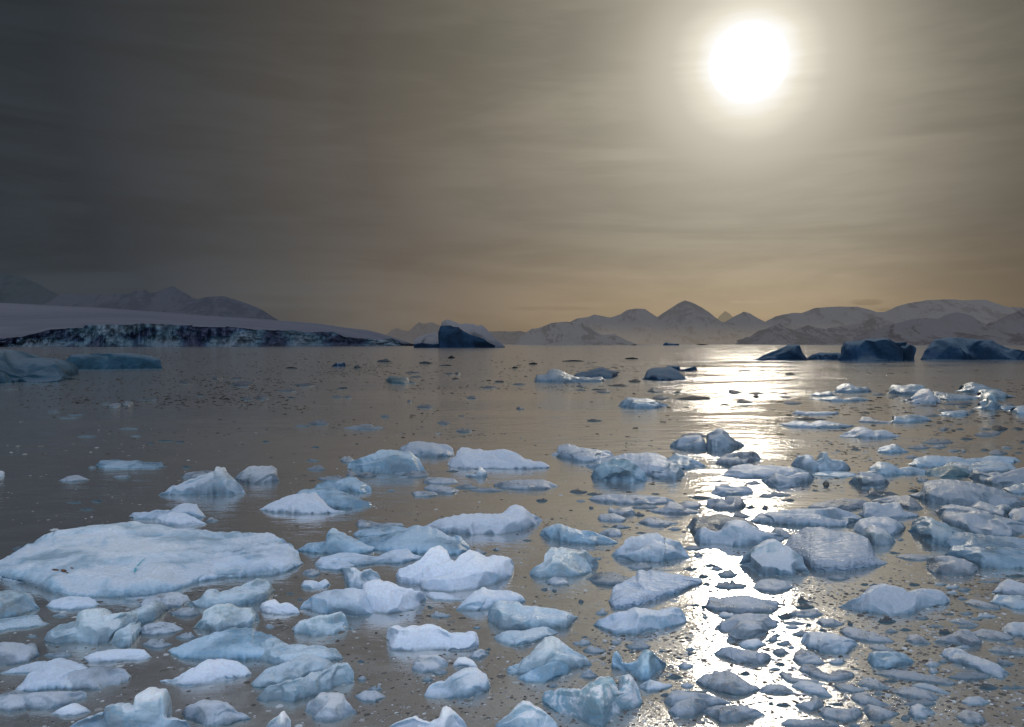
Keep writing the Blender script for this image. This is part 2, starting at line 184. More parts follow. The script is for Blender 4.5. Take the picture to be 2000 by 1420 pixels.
dark teal wedge left of the glinting ridge ; t60 ; 1230 570 1300 540 1450 520 1560 545 1580 600 ; 1230 590 1350 612 1480 614 1580 605
blue dome with a long thin right arm ; s60 ; 775 570 800 530 880 490 940 495 1030 540 1150 530 1240 560 ; 775 575 860 602 960 602 1050 590 1240 590
smooth white hump in front of the blue dome arm ; w75 ; 625 650 680 600 740 570 830 575 900 600 948 645 ; 625 655 720 692 820 704 900 687 948 655
spiky block with a thin upright spire ; w85 ; 178 510 200 480 235 445 290 435 345 445 360 480 400 475 435 455 442 415 462 412 472 450 500 475 590 480 635 520 640 545 ; 178 515 240 542 330 562 450 568 600 562 640 550
thin shelf under the spiky block ; s30 ; 350 575 450 562 600 565 690 578 ; 350 590 550 614 690 600
saddle backed block with raised right end ; w75 ; -50 620 0 610 60 580 100 585 150 610 200 600 250 575 320 570 365 610 ; -50 640 0 672 80 694 200 682 320 657 365 620
dark fin shaped chunk above the small slabs ; d70 ; 775 740 815 690 860 720 960 720 1040 755 ; 775 765 900 777 1040 765
grey slabs heap below the dark fin ; g50 ; 800 790 900 770 960 760 1110 755 1150 780 1210 850 ; 800 800 960 815 1100 862 1210 864
speckled flat slab behind the long bar block ; g50 ; 305 840 350 815 450 800 550 785 640 780 740 785 800 810 ; 305 855 450 867 650 869 740 854 800 825
crumpled block with a square left corner ; w65 ; 690 900 742 870 746 830 780 815 870 805 890 825 950 815 1030 815 1060 870 1170 895 1178 910 ; 690 905 760 932 880 937 1050 937 1178 920
long bar shaped block across the glitter ; w60 ; -120 910 -60 890 100 875 250 865 400 865 550 850 650 885 750 935 ; -120 960 0 977 200 992 450 1003 620 998 700 972 750 945
wide low floe with two small white humps ; s60 ; 85 190 150 185 210 168 280 172 340 185 410 165 500 175 620 195 680 205 ; 85 195 160 217 350 224 550 227 620 220 680 208
white two humped floe right of the glitter ; w65 ; 550 288 620 255 700 222 760 215 830 245 930 240 1000 275 1035 285 ; 550 292 700 300 850 311 980 298 1035 290
grey wedge left of the small square block ; g60 ; 705 170 740 138 800 140 870 165 980 175 ; 705 175 850 187 980 188
small square ended block in a thin row ; s65 ; 975 165 980 130 1060 130 1150 118 1230 130 1275 160 ; 975 180 1100 184 1275 168
pale bar right of the thin row ; s60 ; 1345 105 1400 95 1550 85 1562 115 ; 1345 125 1450 134 1562 128
grey blue oval with a small knob ; s60 ; 850 405 870 380 960 358 1000 350 1060 385 1100 405 ; 850 412 950 424 1100 415
narrow floe with a row of little bumps ; w70 ; 205 95 215 83 260 92 300 96 350 94 400 97 450 94 500 97 540 96 555 108 ; 205 115 300 122 450 122 555 115
@ 1500 700 4
rounded blue white hump with small right knob ; s80 ; 515 255 540 225 600 200 640 195 690 220 735 228 780 222 802 255 ; 515 268 650 272 802 265
two little grey humps right of the glitter ; s70 ; 330 280 380 265 420 268 490 255 518 285 ; 330 290 400 297 518 295
thin floe with low humps under the rounded hump ; s70 ; 318 312 450 305 540 295 590 315 700 300 800 325 ; 318 315 500 336 650 338 800 328
double domed blue block in the upper right group ; s80 ; 935 265 960 225 990 207 1060 215 1150 203 1210 205 1250 250 1255 280 ; 935 272 1050 287 1150 292 1255 290
sharp pointed white block with bright left foot ; w80 ; 1045 325 1130 310 1200 270 1235 255 1255 232 1290 270 1325 310 1326 345 ; 1045 330 1120 352 1230 358 1326 355
flat pale blue floe behind the pointed block ; s55 ; 1285 270 1330 260 1450 275 1550 280 1650 305 ; 1285 310 1400 327 1550 327 1650 315
blue wedge at the top of the right group ; s80 ; 1520 240 1530 210 1610 188 1700 215 1770 240 ; 1520 265 1620 272 1770 270
blue rounded block below the blue wedge ; s75 ; 1655 275 1700 240 1780 240 1860 270 1872 290 ; 1655 310 1760 322 1872 315
steep cone shaped block near the right edge ; s90 ; 1645 370 1660 340 1710 330 1733 275 1760 270 1780 330 1810 370 ; 1645 395 1750 404 1810 395
low pale chunk right of the cone ; s60 ; 1800 382 1850 370 1925 372 ; 1800 395 1850 404 1925 398
lumpy pale chunk cut by the right edge ; s70 ; 1890 400 1940 385 2000 370 2060 365 ; 1890 412 1950 440 2060 442
@ 0 500 4
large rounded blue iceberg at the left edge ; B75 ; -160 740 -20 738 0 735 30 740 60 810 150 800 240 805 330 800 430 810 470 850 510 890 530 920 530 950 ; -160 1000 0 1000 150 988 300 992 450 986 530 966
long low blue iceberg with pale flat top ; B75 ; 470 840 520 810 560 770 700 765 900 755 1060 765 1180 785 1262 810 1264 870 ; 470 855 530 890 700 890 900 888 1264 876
@ 500 500 4
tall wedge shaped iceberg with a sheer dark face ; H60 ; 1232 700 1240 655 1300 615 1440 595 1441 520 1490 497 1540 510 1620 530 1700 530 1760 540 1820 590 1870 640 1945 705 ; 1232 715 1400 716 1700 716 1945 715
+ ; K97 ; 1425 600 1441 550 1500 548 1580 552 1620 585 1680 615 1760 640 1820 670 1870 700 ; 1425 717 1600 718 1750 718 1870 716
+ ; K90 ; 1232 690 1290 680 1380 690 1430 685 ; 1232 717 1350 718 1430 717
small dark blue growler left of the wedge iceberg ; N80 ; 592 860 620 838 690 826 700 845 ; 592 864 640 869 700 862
teal growler with crumbly top in open water ; t70 ; 1018 970 1040 938 1110 945 1185 950 1190 970 1250 990 ; 1018 982 1060 998 1150 1003 1250 994
@ 1000 500 4
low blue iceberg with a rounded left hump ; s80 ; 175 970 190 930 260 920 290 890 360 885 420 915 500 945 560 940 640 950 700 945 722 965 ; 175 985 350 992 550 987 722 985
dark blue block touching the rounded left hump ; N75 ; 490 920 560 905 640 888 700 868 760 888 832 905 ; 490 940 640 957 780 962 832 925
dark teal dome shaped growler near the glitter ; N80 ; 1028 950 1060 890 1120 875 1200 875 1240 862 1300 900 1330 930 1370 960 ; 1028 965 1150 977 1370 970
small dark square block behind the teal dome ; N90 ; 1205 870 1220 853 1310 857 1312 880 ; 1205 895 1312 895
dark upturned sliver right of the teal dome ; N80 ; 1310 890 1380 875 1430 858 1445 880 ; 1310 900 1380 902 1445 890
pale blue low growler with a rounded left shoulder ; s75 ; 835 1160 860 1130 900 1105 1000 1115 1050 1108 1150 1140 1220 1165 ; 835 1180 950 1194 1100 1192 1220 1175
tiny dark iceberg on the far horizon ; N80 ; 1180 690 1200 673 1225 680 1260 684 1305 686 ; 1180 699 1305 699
@ 1500 500 4
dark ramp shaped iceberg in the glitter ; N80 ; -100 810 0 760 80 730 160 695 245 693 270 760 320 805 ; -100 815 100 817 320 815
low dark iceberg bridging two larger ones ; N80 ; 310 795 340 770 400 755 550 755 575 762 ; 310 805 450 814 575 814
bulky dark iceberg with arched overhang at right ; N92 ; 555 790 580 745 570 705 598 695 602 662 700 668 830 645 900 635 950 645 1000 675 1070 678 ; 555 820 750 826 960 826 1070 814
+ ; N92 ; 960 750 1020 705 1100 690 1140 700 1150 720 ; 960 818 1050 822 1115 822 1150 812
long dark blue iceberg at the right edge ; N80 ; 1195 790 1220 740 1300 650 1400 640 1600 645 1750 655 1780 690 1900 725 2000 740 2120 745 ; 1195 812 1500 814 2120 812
'''
# small chips: x0 x1 ytop ywater (letter = tone of what follows)
CHIPS = '''
@ 0 1020 3.55
g 1180 1390 590 660 300 505 905 945 1210 1360 765 815 980 1200 815 880 360 470 630 660 180 265 780 800
@ 500 1020 3.55
g 320 450 325 380 775 880 1122 1172 1205 1355 620 665 700 770 1065 1105 62 133 707 738 1500 1562 720 742 1215 1330 1010 1060 1150 1230 1065 1110 640 690 725 745 1500 1600 185 230 1640 1690 175 200 
d 120 150 500 510 200 270 488 500 285 325 525 545 1190 1230 580 600 1590 1630 870 890 620 660 908 920 700 760 955 975
@ 1000 1020 3.55
g 490 655 862 915 412 550 815 858 575 668 602 645 465 598 1020 1088 788 965 830 888 680 760 820 850 1400 1630 400 462 1420 1572 332 385 1370 1465 308 338 1258 1325 210 245 800 975 278 330 1320 1365 640 670 1200 1278 865 893 252 318 1115 1150 560 620 240 262
w 1145 1265 972 1018 1165 1268 1112 1150 1415 1610 625 668
d 460 500 535 565 200 247 455 478 278 312 462 488 1295 1365 360 388 1320 1380 420 440 1320 1435 288 310 1225 1305 565 583 1575 1655 1030 1062 1060 1190 1055 1088 1215 1255 900 925 810 850 890 908 1500 1590 1265 1280 1310 1345 575 603 1025 1090 1185 1210 1185 1290 308 335 1015 1070 890 903 925 975 880 890 475 530 790 802 1080 1115 988 1000 1180 1220 1040 1052 685 820 20 45 875 1150 -5 22 1085 1170 35 55
@ 1500 1020 3.55
w 1450 1590 625 665 1085 1200 965 1008 1110 1185 1010 1055 415 540 945 988 112 218 710 740 1290 1410 850 880 130 185 852 878 1150 1240 415 440 1225 1330 430 465 1230 1320 478 500
g 1100 1220 708 732 1030 1120 652 678 1330 1425 615 645 810 905 742 770 100 260 685 712 160 300 748 790 60 160 820 858 25 145 875 928 1640 1720 820 850 1570 1715 945 1000 1310 1412 450 485 -5 75 790 830 30 90 775 795 0 90 1005 1030 -20 60 665 720 560 640 1395 1425 1390 1490 660 680 1240 1550 1030 1100 935 1170 1225 1280 1180 1250 950 980 1310 1455 710 740 920 985 1330 1380 720 870 1395 1430 405 575 362 405 1690 1790 1275 1297 1600 1790 1130 1160 -60 -5 1150 1180 730 800 1170 1200 1310 1385 515 540 1450 1620 405 420
d 60 180 632 672 200 290 522 565 182 325 565 605 840 922 203 220 970 1058 418 442 45 125 968 998 1180 1270 745 780 1640 1790 360 385 550 590 685 720 760 890 660 705 1460 1600 1120 1165 50 158 1250 1280 0 40 1245 1268 385 445 1270 1290 800 905 1090 1112 0 40 1205 1225 640 700 420 440 600 640 485 500 310 340 548 562 370 400 535 548 700 770 425 445 760 800 375 388 580 640 1015 1025 350 410 735 755 260 305 700 725 900 1000 735 755 440 520 1250 1272 1220 1300 628 645 1260 1300 597 607
@ 0 780 4
g 880 1030 585 618 920 1088 218 236 605 762 280 296 1018 1108 278 294 445 618 134 150 520 655 115 127 365 478 78 100 790 870 24 40 685 755 520 542 1605 1710 925 960
w 950 1028 10 55 845 945 28 64
d 1420 1500 520 538 95 240 1145 1182 1365 1445 322 342 1235 1360 315 330 820 870 415 430 170 225 420 428 735 780 368 378 355 398 928 945 285 320 935 948 1145 1200 335 350 1375 1420 625 636 390 460 1010 1020 290 345 358 366 500 550 515 526 620 740 850 866 515 640 800 812 710 800 780 805
@ 500 780 4
g 300 440 195 215 410 575 158 202 1415 1520 165 198 1560 1690 225 262 970 1048 118 142 1255 1390 38 70 390 495 465 488 390 545 512 558 1015 1085 700 722 480 700 595 640 700 790 565 610 780 945 562 617 1140 1360 555 615 1545 1750 662 700 1660 1960 685 722
w 675 1010 195 238 655 770 445 498 1060 1210 562 582 1100 1200 600 616
d 630 668 222 234 755 790 265 278 1390 1460 258 268 430 495 366 380 50 105 322 336 350 400 582 596 1575 1640 122 132 1195 1230 128 138 410 470 628 638 300 350 980 990 715 750 1022 1034 1230 1265 935 942 1370 1400 104 112 1850 1905 1165 1185 1480 1585 552 570
@ 1000 780 4
g 770 928 980 1010 1215 1325 998 1025 935 1145 822 855 498 575 785 803 1720 1885 878 930 1925 2060 732 768 1820 1940 635 668 1340 1490 1145 1180 30 98 55 82 1310 1530 262 300 620 700 525 540
d 450 592 702 738 580 680 725 750 185 280 768 802 1400 1565 752 782 1950 2010 828 865 1825 1895 830 858 584 705 152 175 960 1040 880 915 600 640 835 860 1600 1645 628 645 1085 1160 732 745 1330 1375 728 742 730 775 855 867 930 1000 218 226 960 1060 1035 1050 80 160 1095 1110 690 770 990 1000 
@ 1500 780 4
g 1200 1345 108 135 1550 1620 75 105 1315 1450 72 98 1090 1270 350 390 1275 1395 352 385 1195 1450 308 352 1330 1408 218 248 1610 1790 255 292 1720 1820 248 280 1720 1870 392 438 1820 1910 365 388 1400 1500 388 412 1508 1550 385 415 1065 1180 430 462 1160 1260 600 650 0 190 720 760 1640 1745 218 240 1010 1065 1085 1105
d 1660 1725 385 402 1920 1990 412 424 1750 1875 205 250 1905 2000 215 240 1965 2010 320 340 205 460 140 165 395 455 418 428 1090 1180 700 725 100 210 775 800 340 400 705 718 250 290 700 712 40 80 828 842 245 305 845 860 130 200 115 125 465 505 338 346 560 600 340 350 640 730 380 400 740 780 405 415 1460 1530 225 240 1500 1600 295 320 430 480 640 690 555 595 680 690
@ 1500 700 4
g 800 915 265 290 915 1020 282 306 1350 1610 330 365 1460 1560 360 388 90 185 290 312 118 268 330 360 1160 1320 355 375 1840 1925 350 375 670 770 288 298
d 140 215 108 132 845 900 298 308 100 155 268 282 0 90 262 275 270 308 258 268 80 118 198 206 1615 1650 85 95 1990 2040 230 250
@ 0 500 4
g 1800 1995 975 1020 1400 1500 970 1000 0 155 1012 1040 1080 1245 1112 1130 1875 1985 1100 1128 1805 1900 940 965 1660 1720 935 970
d 1395 1435 895 908 1505 1535 935 945 1530 1590 1078 1092 650 700 1112 1122 1725 1800 1110 1120 
@ 500 500 4
g 765 830 845 882 945 1060 800 832 1275 1380 820 845 1165 1285 903 918 1195 1300 938 952 1480 1555 908 928 1555 1600 902 930 1755 1885 1013 1035 1640 1732 1092 1118 1180 1222 1118 1142 295 465 990 1020 160 325 1035 1062 0 105 1090 1125 592 680 1088 1110 685 755 1090 1110
d 1500 1555 775 805 245 312 1100 1112 635 718 1022 1040 1430 1530 848 858 1860 1940 970 990 1530 1590 952 966 1790 1845 963 976 1060 1100 908 918 230 325 865 880 1965 2000 868 880
@ 1000 500 4
g 498 590 1000 1028 492 588 1035 1053 655 775 1042 1072 1058 1190 1030 1068 1090 1235 1083 1125 1690 1800 1042 1082 1840 1970 1055 1085 1745 1885 1112 1155 0 110 992 1010
d 883 985 790 808 907 1003 960 990 618 715 1035 1050 750 912 1000 1020 1240 1330 1055 1072 1270 1560 1095 1128 1870 1940 1085 1112 1610 1705 1155 1170 1755 1865 1163 1175 1565 1610 1065 1080 1748 1875 888 903 1768 1815 952 968 1445 1530 687 698 920 990 690 698 130 200 828 850 0 45 860 880 85 130 930 942 390 560 812 825 1490 1525 898 908 1340 1390 1175 1188 1195 1245 1172 1186
'''

BACK = 1.2; WAVE = 0.8
import bpy, math, random
import numpy as np
from mathutils import Vector, Matrix
random.seed(7)
rng = np.random.default_rng(7)
R = math.radians
scene = bpy.context.scene
col = scene.collection

# ------------------------------------------------------------------ camera
CAM_H = 8.0                     # deck of a small ship above the bay
FOC = 1556.0                    # focal length in survey pixels (2000 wide)
HOR = 671.0
PITCH = math.atan((710 - HOR) / FOC)
cam_d = bpy.data.cameras.new('camera'); cam = bpy.data.objects.new('camera', cam_d); col.objects.link(cam)
cam_d.sensor_width = 36.0; cam_d.lens = FOC / 2000 * 36.0
cam_d.clip_start = 0.3; cam_d.clip_end = 60000
cam.location = (0, 0, CAM_H); cam.rotation_euler = (R(90) - PITCH, 0, 0)
scene.camera = cam

def bearing(px, py):
    """unit-forward direction (dx, 1, dz) seen at a survey pixel"""
    u = (np.asarray(px, float) - 1000) / FOC; v = (710 - np.asarray(py, float)) / FOC
    c, s = math.cos(PITCH), math.sin(PITCH)
    fy = c + v * s; fz = -s + v * c
    return u / fy, fz / fy

# ------------------------------------------------------------------ noise (vectorised)
def _hash(ix, iy, iz, seed):
    h = (ix * 374761393 + iy * 668265263 + iz * 2147483647 + seed * 1274126177) & 0xffffffff
    h = ((h ^ (h >> 13)) * 1274126177) & 0xffffffff
    h = ((h ^ (h >> 16)) * 2246822519) & 0xffffffff
    return ((h ^ (h >> 15)) & 0xffffff) / float(0xffffff)
def vnoise(P, seed=0):
    Pf = np.floor(P); f = P - Pf; i = Pf.astype(np.int64); f = f * f * f * (f * (f * 6 - 15) + 10)
    out = 0
    for dx in (0, 1):
        wx = f[..., 0] if dx else 1 - f[..., 0]
        for dy in (0, 1):
            wy = f[..., 1] if dy else 1 - f[..., 1]
            for dz in (0, 1):
                wz = f[..., 2] if dz else 1 - f[..., 2]
                out = out + _hash(i[..., 0] + dx, i[..., 1] + dy, i[..., 2] + dz, seed) * wx * wy * wz
    return out * 2 - 1
def fbm(P, octv=4, seed=0, gain=.5):
    a, s, o = 1., 0., 0.
    for k in range(octv):
        o = o + a * vnoise(P * 2.03 ** k + 17.3 * k, seed + k); s += a; a *= gain
    return o / s
def ridged(P, octv=4, seed=0, gain=.5):
    a, s, o = 1., 0., 0.
    for k in range(octv):
        o = o + a * (1 - np.abs(vnoise(P * 2.07 ** k + 9.1 * k, seed + k)) * 2); s += a; a *= gain
    return o / s

# ------------------------------------------------------------------ node helpers
def new_mat(name):
    m = bpy.data.materials.new(name); m.use_nodes = True; nt = m.node_tree; nt.nodes.clear(); return m, nt
class N:
    def __init__(s, nt): s.nt = nt
    def n(s, t, **k):
        x = s.nt.nodes.new(t)
        for a, b in k.items(): setattr(x, a, b)
        return x
    def set(s, node, idx, v):
        if hasattr(v, 'is_linked') or isinstance(v, bpy.types.NodeSocket): s.nt.links.new(v, node.inputs[idx])
        else: node.inputs[idx].default_value = v
    def m(s, op, a, b=0., c=None, clamp=False):
        x = s.n('ShaderNodeMath', operation=op, use_clamp=clamp); s.set(x, 0, a); s.set(x, 1, b)
        if c is not None: s.set(x, 2, c)
        return x.outputs[0]
    def v(s, op, a, b=None):
        x = s.n('ShaderNodeVectorMath', operation=op); s.set(x, 0, a)
        if b is not None:
            if op == 'SCALE': s.set(x, 3, b)
            else: s.set(x, 1, b)
        return x.outputs['Value'] if op in ('DOT_PRODUCT', 'LENGTH', 'DISTANCE') else x.outputs[0]
    def mix(s, f, a, b, blend='MIX'):
        x = s.n('ShaderNodeMix', data_type='RGBA', blend_type=blend)
        s.set(x, 0, f); s.set(x, 6, a); s.set(x, 7, b); return x.outputs[2]
    def mixf(s, f, a, b):
        x = s.n('ShaderNodeMix', data_type='FLOAT'); s.set(x, 0, f); s.set(x, 2, a); s.set(x, 3, b); return x.outputs[0]
    def rng(s, v, a, b, c=0., d=1., smooth=True):
        x = s.n('ShaderNodeMapRange', interpolation_type='SMOOTHSTEP' if smooth else 'LINEAR', clamp=True)
        for i, q in enumerate((v, a, b, c, d)): s.set(x, i, q)
        return x.outputs[0]
    def noise(s, vec, scale, detail=3., rough=.5, dist=0., typ=None):
        x = s.n('ShaderNodeTexNoise'); s.set(x, 'Vector', vec); s.set(x, 'Scale', scale); s.set(x, 'Detail', detail)
        s.set(x, 'Roughness', rough); s.set(x, 'Distortion', dist)
        if typ: x.noise_type = typ
        return x.outputs[0]
    def vor(s, vec, scale, feat='F1'):
        x = s.n('ShaderNodeTexVoronoi', feature=feat); s.set(x, 'Vector', vec); s.set(x, 'Scale', scale); return x.outputs['Distance']
    def ramp(s, f, stops, interp='LINEAR'):
        x = s.n('ShaderNodeValToRGB'); s.set(x, 0, f); cr = x.color_ramp; cr.interpolation = interp
        while len(cr.elements) < len(stops): cr.elements.new(.5)
        for e, (p, c) in zip(cr.elements, stops): e.position = p; e.color = (*c, 1)
        return x.outputs[0]
    def bump(s, h, strength, dist, nrm=None):
        x = s.n('ShaderNodeBump'); s.set(x, 'Strength', strength); s.set(x, 'Distance', dist); s.set(x, 'Height', h)
        if nrm is not None: s.set(x, 'Normal', nrm)
        return x.outputs[0]
    def out(s, sh, kind='ShaderNodeOutputMaterial'):
        o = s.n(kind); s.nt.links.new(sh, o.inputs[0])
def lin(r, g, b):
    f = lambda c: (c / 255 / 12.92) if c <= 10 else ((c / 255 + .055) / 1.055) ** 2.4
    return (f(r), f(g), f(b))

# ------------------------------------------------------------------ sky: thin overcast, sun glowing through
SUN_AZ = math.atan((1462 - 1000) / FOC); _dx, _dz = bearing(1462, 122)
SUN_DIR = Vector((float(_dx), 1, float(_dz))).normalized()
SUN_EL = math.asin(SUN_DIR.z)
world = bpy.data.worlds.new('World'); scene.world = world; world.use_nodes = True
nt = world.node_tree; nt.nodes.clear(); g = N(nt)
tc = g.n('ShaderNodeTexCoord').outputs['Generated']
dirn = g.v('NORMALIZE', tc)
sep = g.n('ShaderNodeSeparateXYZ'); g.set(sep, 0, dirn)
elev = sep.outputs[2]
# cloud streaks: stretched along the horizon
wv = g.n('ShaderNodeCombineXYZ')
g.set(wv, 0, g.m('MULTIPLY', sep.outputs[0], 1.6)); g.set(wv, 1, g.m('MULTIPLY', sep.outputs[1], 1.6)); g.set(wv, 2, g.m('MULTIPLY', elev, 11.))
c1 = g.noise(wv.outputs[0], 1.2, 7., .60, 1.1)
c2 = g.noise(wv.outputs[0], 5.5, 4., .5, .3)
cloud = g.m('ADD', g.m('MULTIPLY', c1, .72), g.m('MULTIPLY', c2, .28))
cloudf = g.rng(cloud, .36, .66, 0., 1.)
dot = g.v('DOT_PRODUCT', dirn, tuple(SUN_DIR))
ang0 = g.m('MULTIPLY', g.m('ARCCOSINE', g.m('MINIMUM', dot, 1.)), 180 / math.pi)
angw = g.m('ADD', ang0, g.m('MULTIPLY', g.m('SUBTRACT', cloud, .5), g.rng(ang0, 2., 30., 2.2, 11.)))
t = g.m('DIVIDE', angw, 60.)
halo = g.ramp(t, [(0, (1, 1, 1)), (2.35 / 60, (1, 1, 1)), (2.75 / 60, lin(254, 250, 240)), (3.5 / 60, lin(234, 227, 210)), (5.0 / 60, lin(205, 197, 181)),
                  (7.5 / 60, lin(183, 174, 157)), (11.5 / 60, lin(161, 152, 135)), (18 / 60, lin(131, 122, 108)), (26 / 60, lin(102, 95, 87)),
                  (35 / 60, lin(77, 76, 75)), (44 / 60, lin(54, 58, 63)), (1, lin(44, 51, 58))])
# warm low on the horizon, greenish grey higher up
tintlow = g.mix(g.rng(elev, .0, .17, 1., 0.), (0.96, .98, 1.02, 1), (1.15, 1.015, .85, 1))
tintlow = g.mix(g.rng(ang0, 18., 42.), tintlow, (1.0, 1.0, 1.02, 1))
tinthi = g.mix(g.rng(elev, .16, .42), tintlow, (.95, .995, 1.03, 1))
near = g.rng(angw, 3.0, 12., 0., 1.)
tint = g.mix(near, (1, 1, 1, 1), tinthi)
hz = g.rng(g.m('ABSOLUTE', g.m('SUBTRACT', elev, .035)), 0., .10, 1.34, 1.)      # brighter band above the mountains
skyc = g.mix(1., halo, tint, 'MULTIPLY'); skyc = g.mix(1., skyc, g.mix(near, (1, 1, 1, 1), (.985, .985, .97, 1)), 'MULTIPLY')
bandc = g.n('ShaderNodeCombineColor'); 
streak = g.mixf(near, 1., g.rng(cloudf, 0., 1., .85, 1.14, False))
uvq = g.m('DIVIDE', sep.outputs[0], g.m('MAXIMUM', sep.outputs[1], .05))
br = g.m('MULTIPLY', g.m('MULTIPLY', hz, streak), g.mixf(near, 1., g.m('MULTIPLY', g.rng(uvq, .38, .68, 1., .66), g.rng(elev, .16, .42, 1., .74))))
skyc = g.v('SCALE', skyc, br)
# two scraps of low cloud over the mountains
uv_x = g.m('DIVIDE', sep.outputs[0], g.m('MAXIMUM', sep.outputs[1], .05)); uv_y = g.m('DIVIDE', elev, g.m('MAXIMUM', sep.outputs[1], .05))
for cu, cvv, su, sv, amt in ((.444, .0515, .022, .0038, .80), (.05, .044, .050, .0035, .90), (.47, .042, .012, .002, .88), (.30, .052, .03, .002, 1.07)):
    ex = g.m('DIVIDE', g.m('SUBTRACT', uv_x, cu), su); ey = g.m('DIVIDE', g.m('SUBTRACT', uv_y, cvv), sv)
    dd = g.m('ADD', g.m('ADD', g.m('MULTIPLY', ex, ex), g.m('MULTIPLY', ey, ey)), g.m('MULTIPLY', g.m('SUBTRACT', g.noise(wv.outputs[0], 26., 3.), .5), 2.6))
    skyc = g.v('SCALE', skyc, g.rng(dd, .1, 1.5, amt, 1.))
# the bright disc seen through the cloud
disc = g.rng(ang0, 1.6, 2.6, 1., 0.)
skyc = g.v('ADD', skyc, g.v('SCALE', (1., .97, .9), g.m("MULTIPLY", disc, 3.)))
# unseen sky behind and above the viewer, brightened as added fill for near ice
sk = g.n('ShaderNodeTexSky', sky_type='NISHITA'); sk.sun_disc = False
sk.sun_elevation = SUN_EL; sk.sun_rotation = SUN_AZ
back = g.rng(g.m('ADD', g.m('MULTIPLY', sep.outputs[1], -.6), g.m('MULTIPLY', elev, 1.1)), -.05, .95, 0., 1.)
pale = g.mix(cloudf, (.53, .60, .71, 1), (.76, .81, .89, 1))
skyc = g.mix(back, skyc, g.v('SCALE', pale, BACK if 'BACK' in globals() else 1.0))
skyc = g.v('ADD', skyc, g.v('SCALE', sk.outputs[0], g.m('MULTIPLY', back, .05)))
skyc = g.mix(g.rng(elev, -.03, 0., 1., 0.), skyc, (*lin(30, 42, 48), 1))
bg = g.n('ShaderNodeBackground'); g.set(bg, 0, skyc); g.set(bg, 1, 1.0)
g.out(bg.outputs[0], 'ShaderNodeOutputWorld')
world.cycles.sampling_method = 'MANUAL'; world.cycles.sample_map_resolution = 2048

sun_d = bpy.data.lights.new('sun', 'SUN'); sun = bpy.data.objects.new('sun', sun_d); col.objects.link(sun)
sun_d.energy = .38; sun_d.angle = R(5.); sun_d.color = (1.0, .90, .74)
sun.rotation_euler = (-SUN_DIR).to_track_quat('-Z', 'Y').to_euler()
scene.view_settings.view_transform = 'Standard'; scene.view_settings.look = 'None'; scene.view_settings.exposure = 0
scene.render.resolution_x = 1024; scene.render.resolution_y = 727
scene.cycles.max_bounces = 6; scene.cycles.diffuse_bounces = 3; scene.cycles.glossy_bounces = 3
scene.cycles.transparent_max_bounces = 6; scene.cycles.caustics_reflective = False; scene.cycles.caustics_refractive = False
scene.cycles.sample_clamp_indirect = 4.0

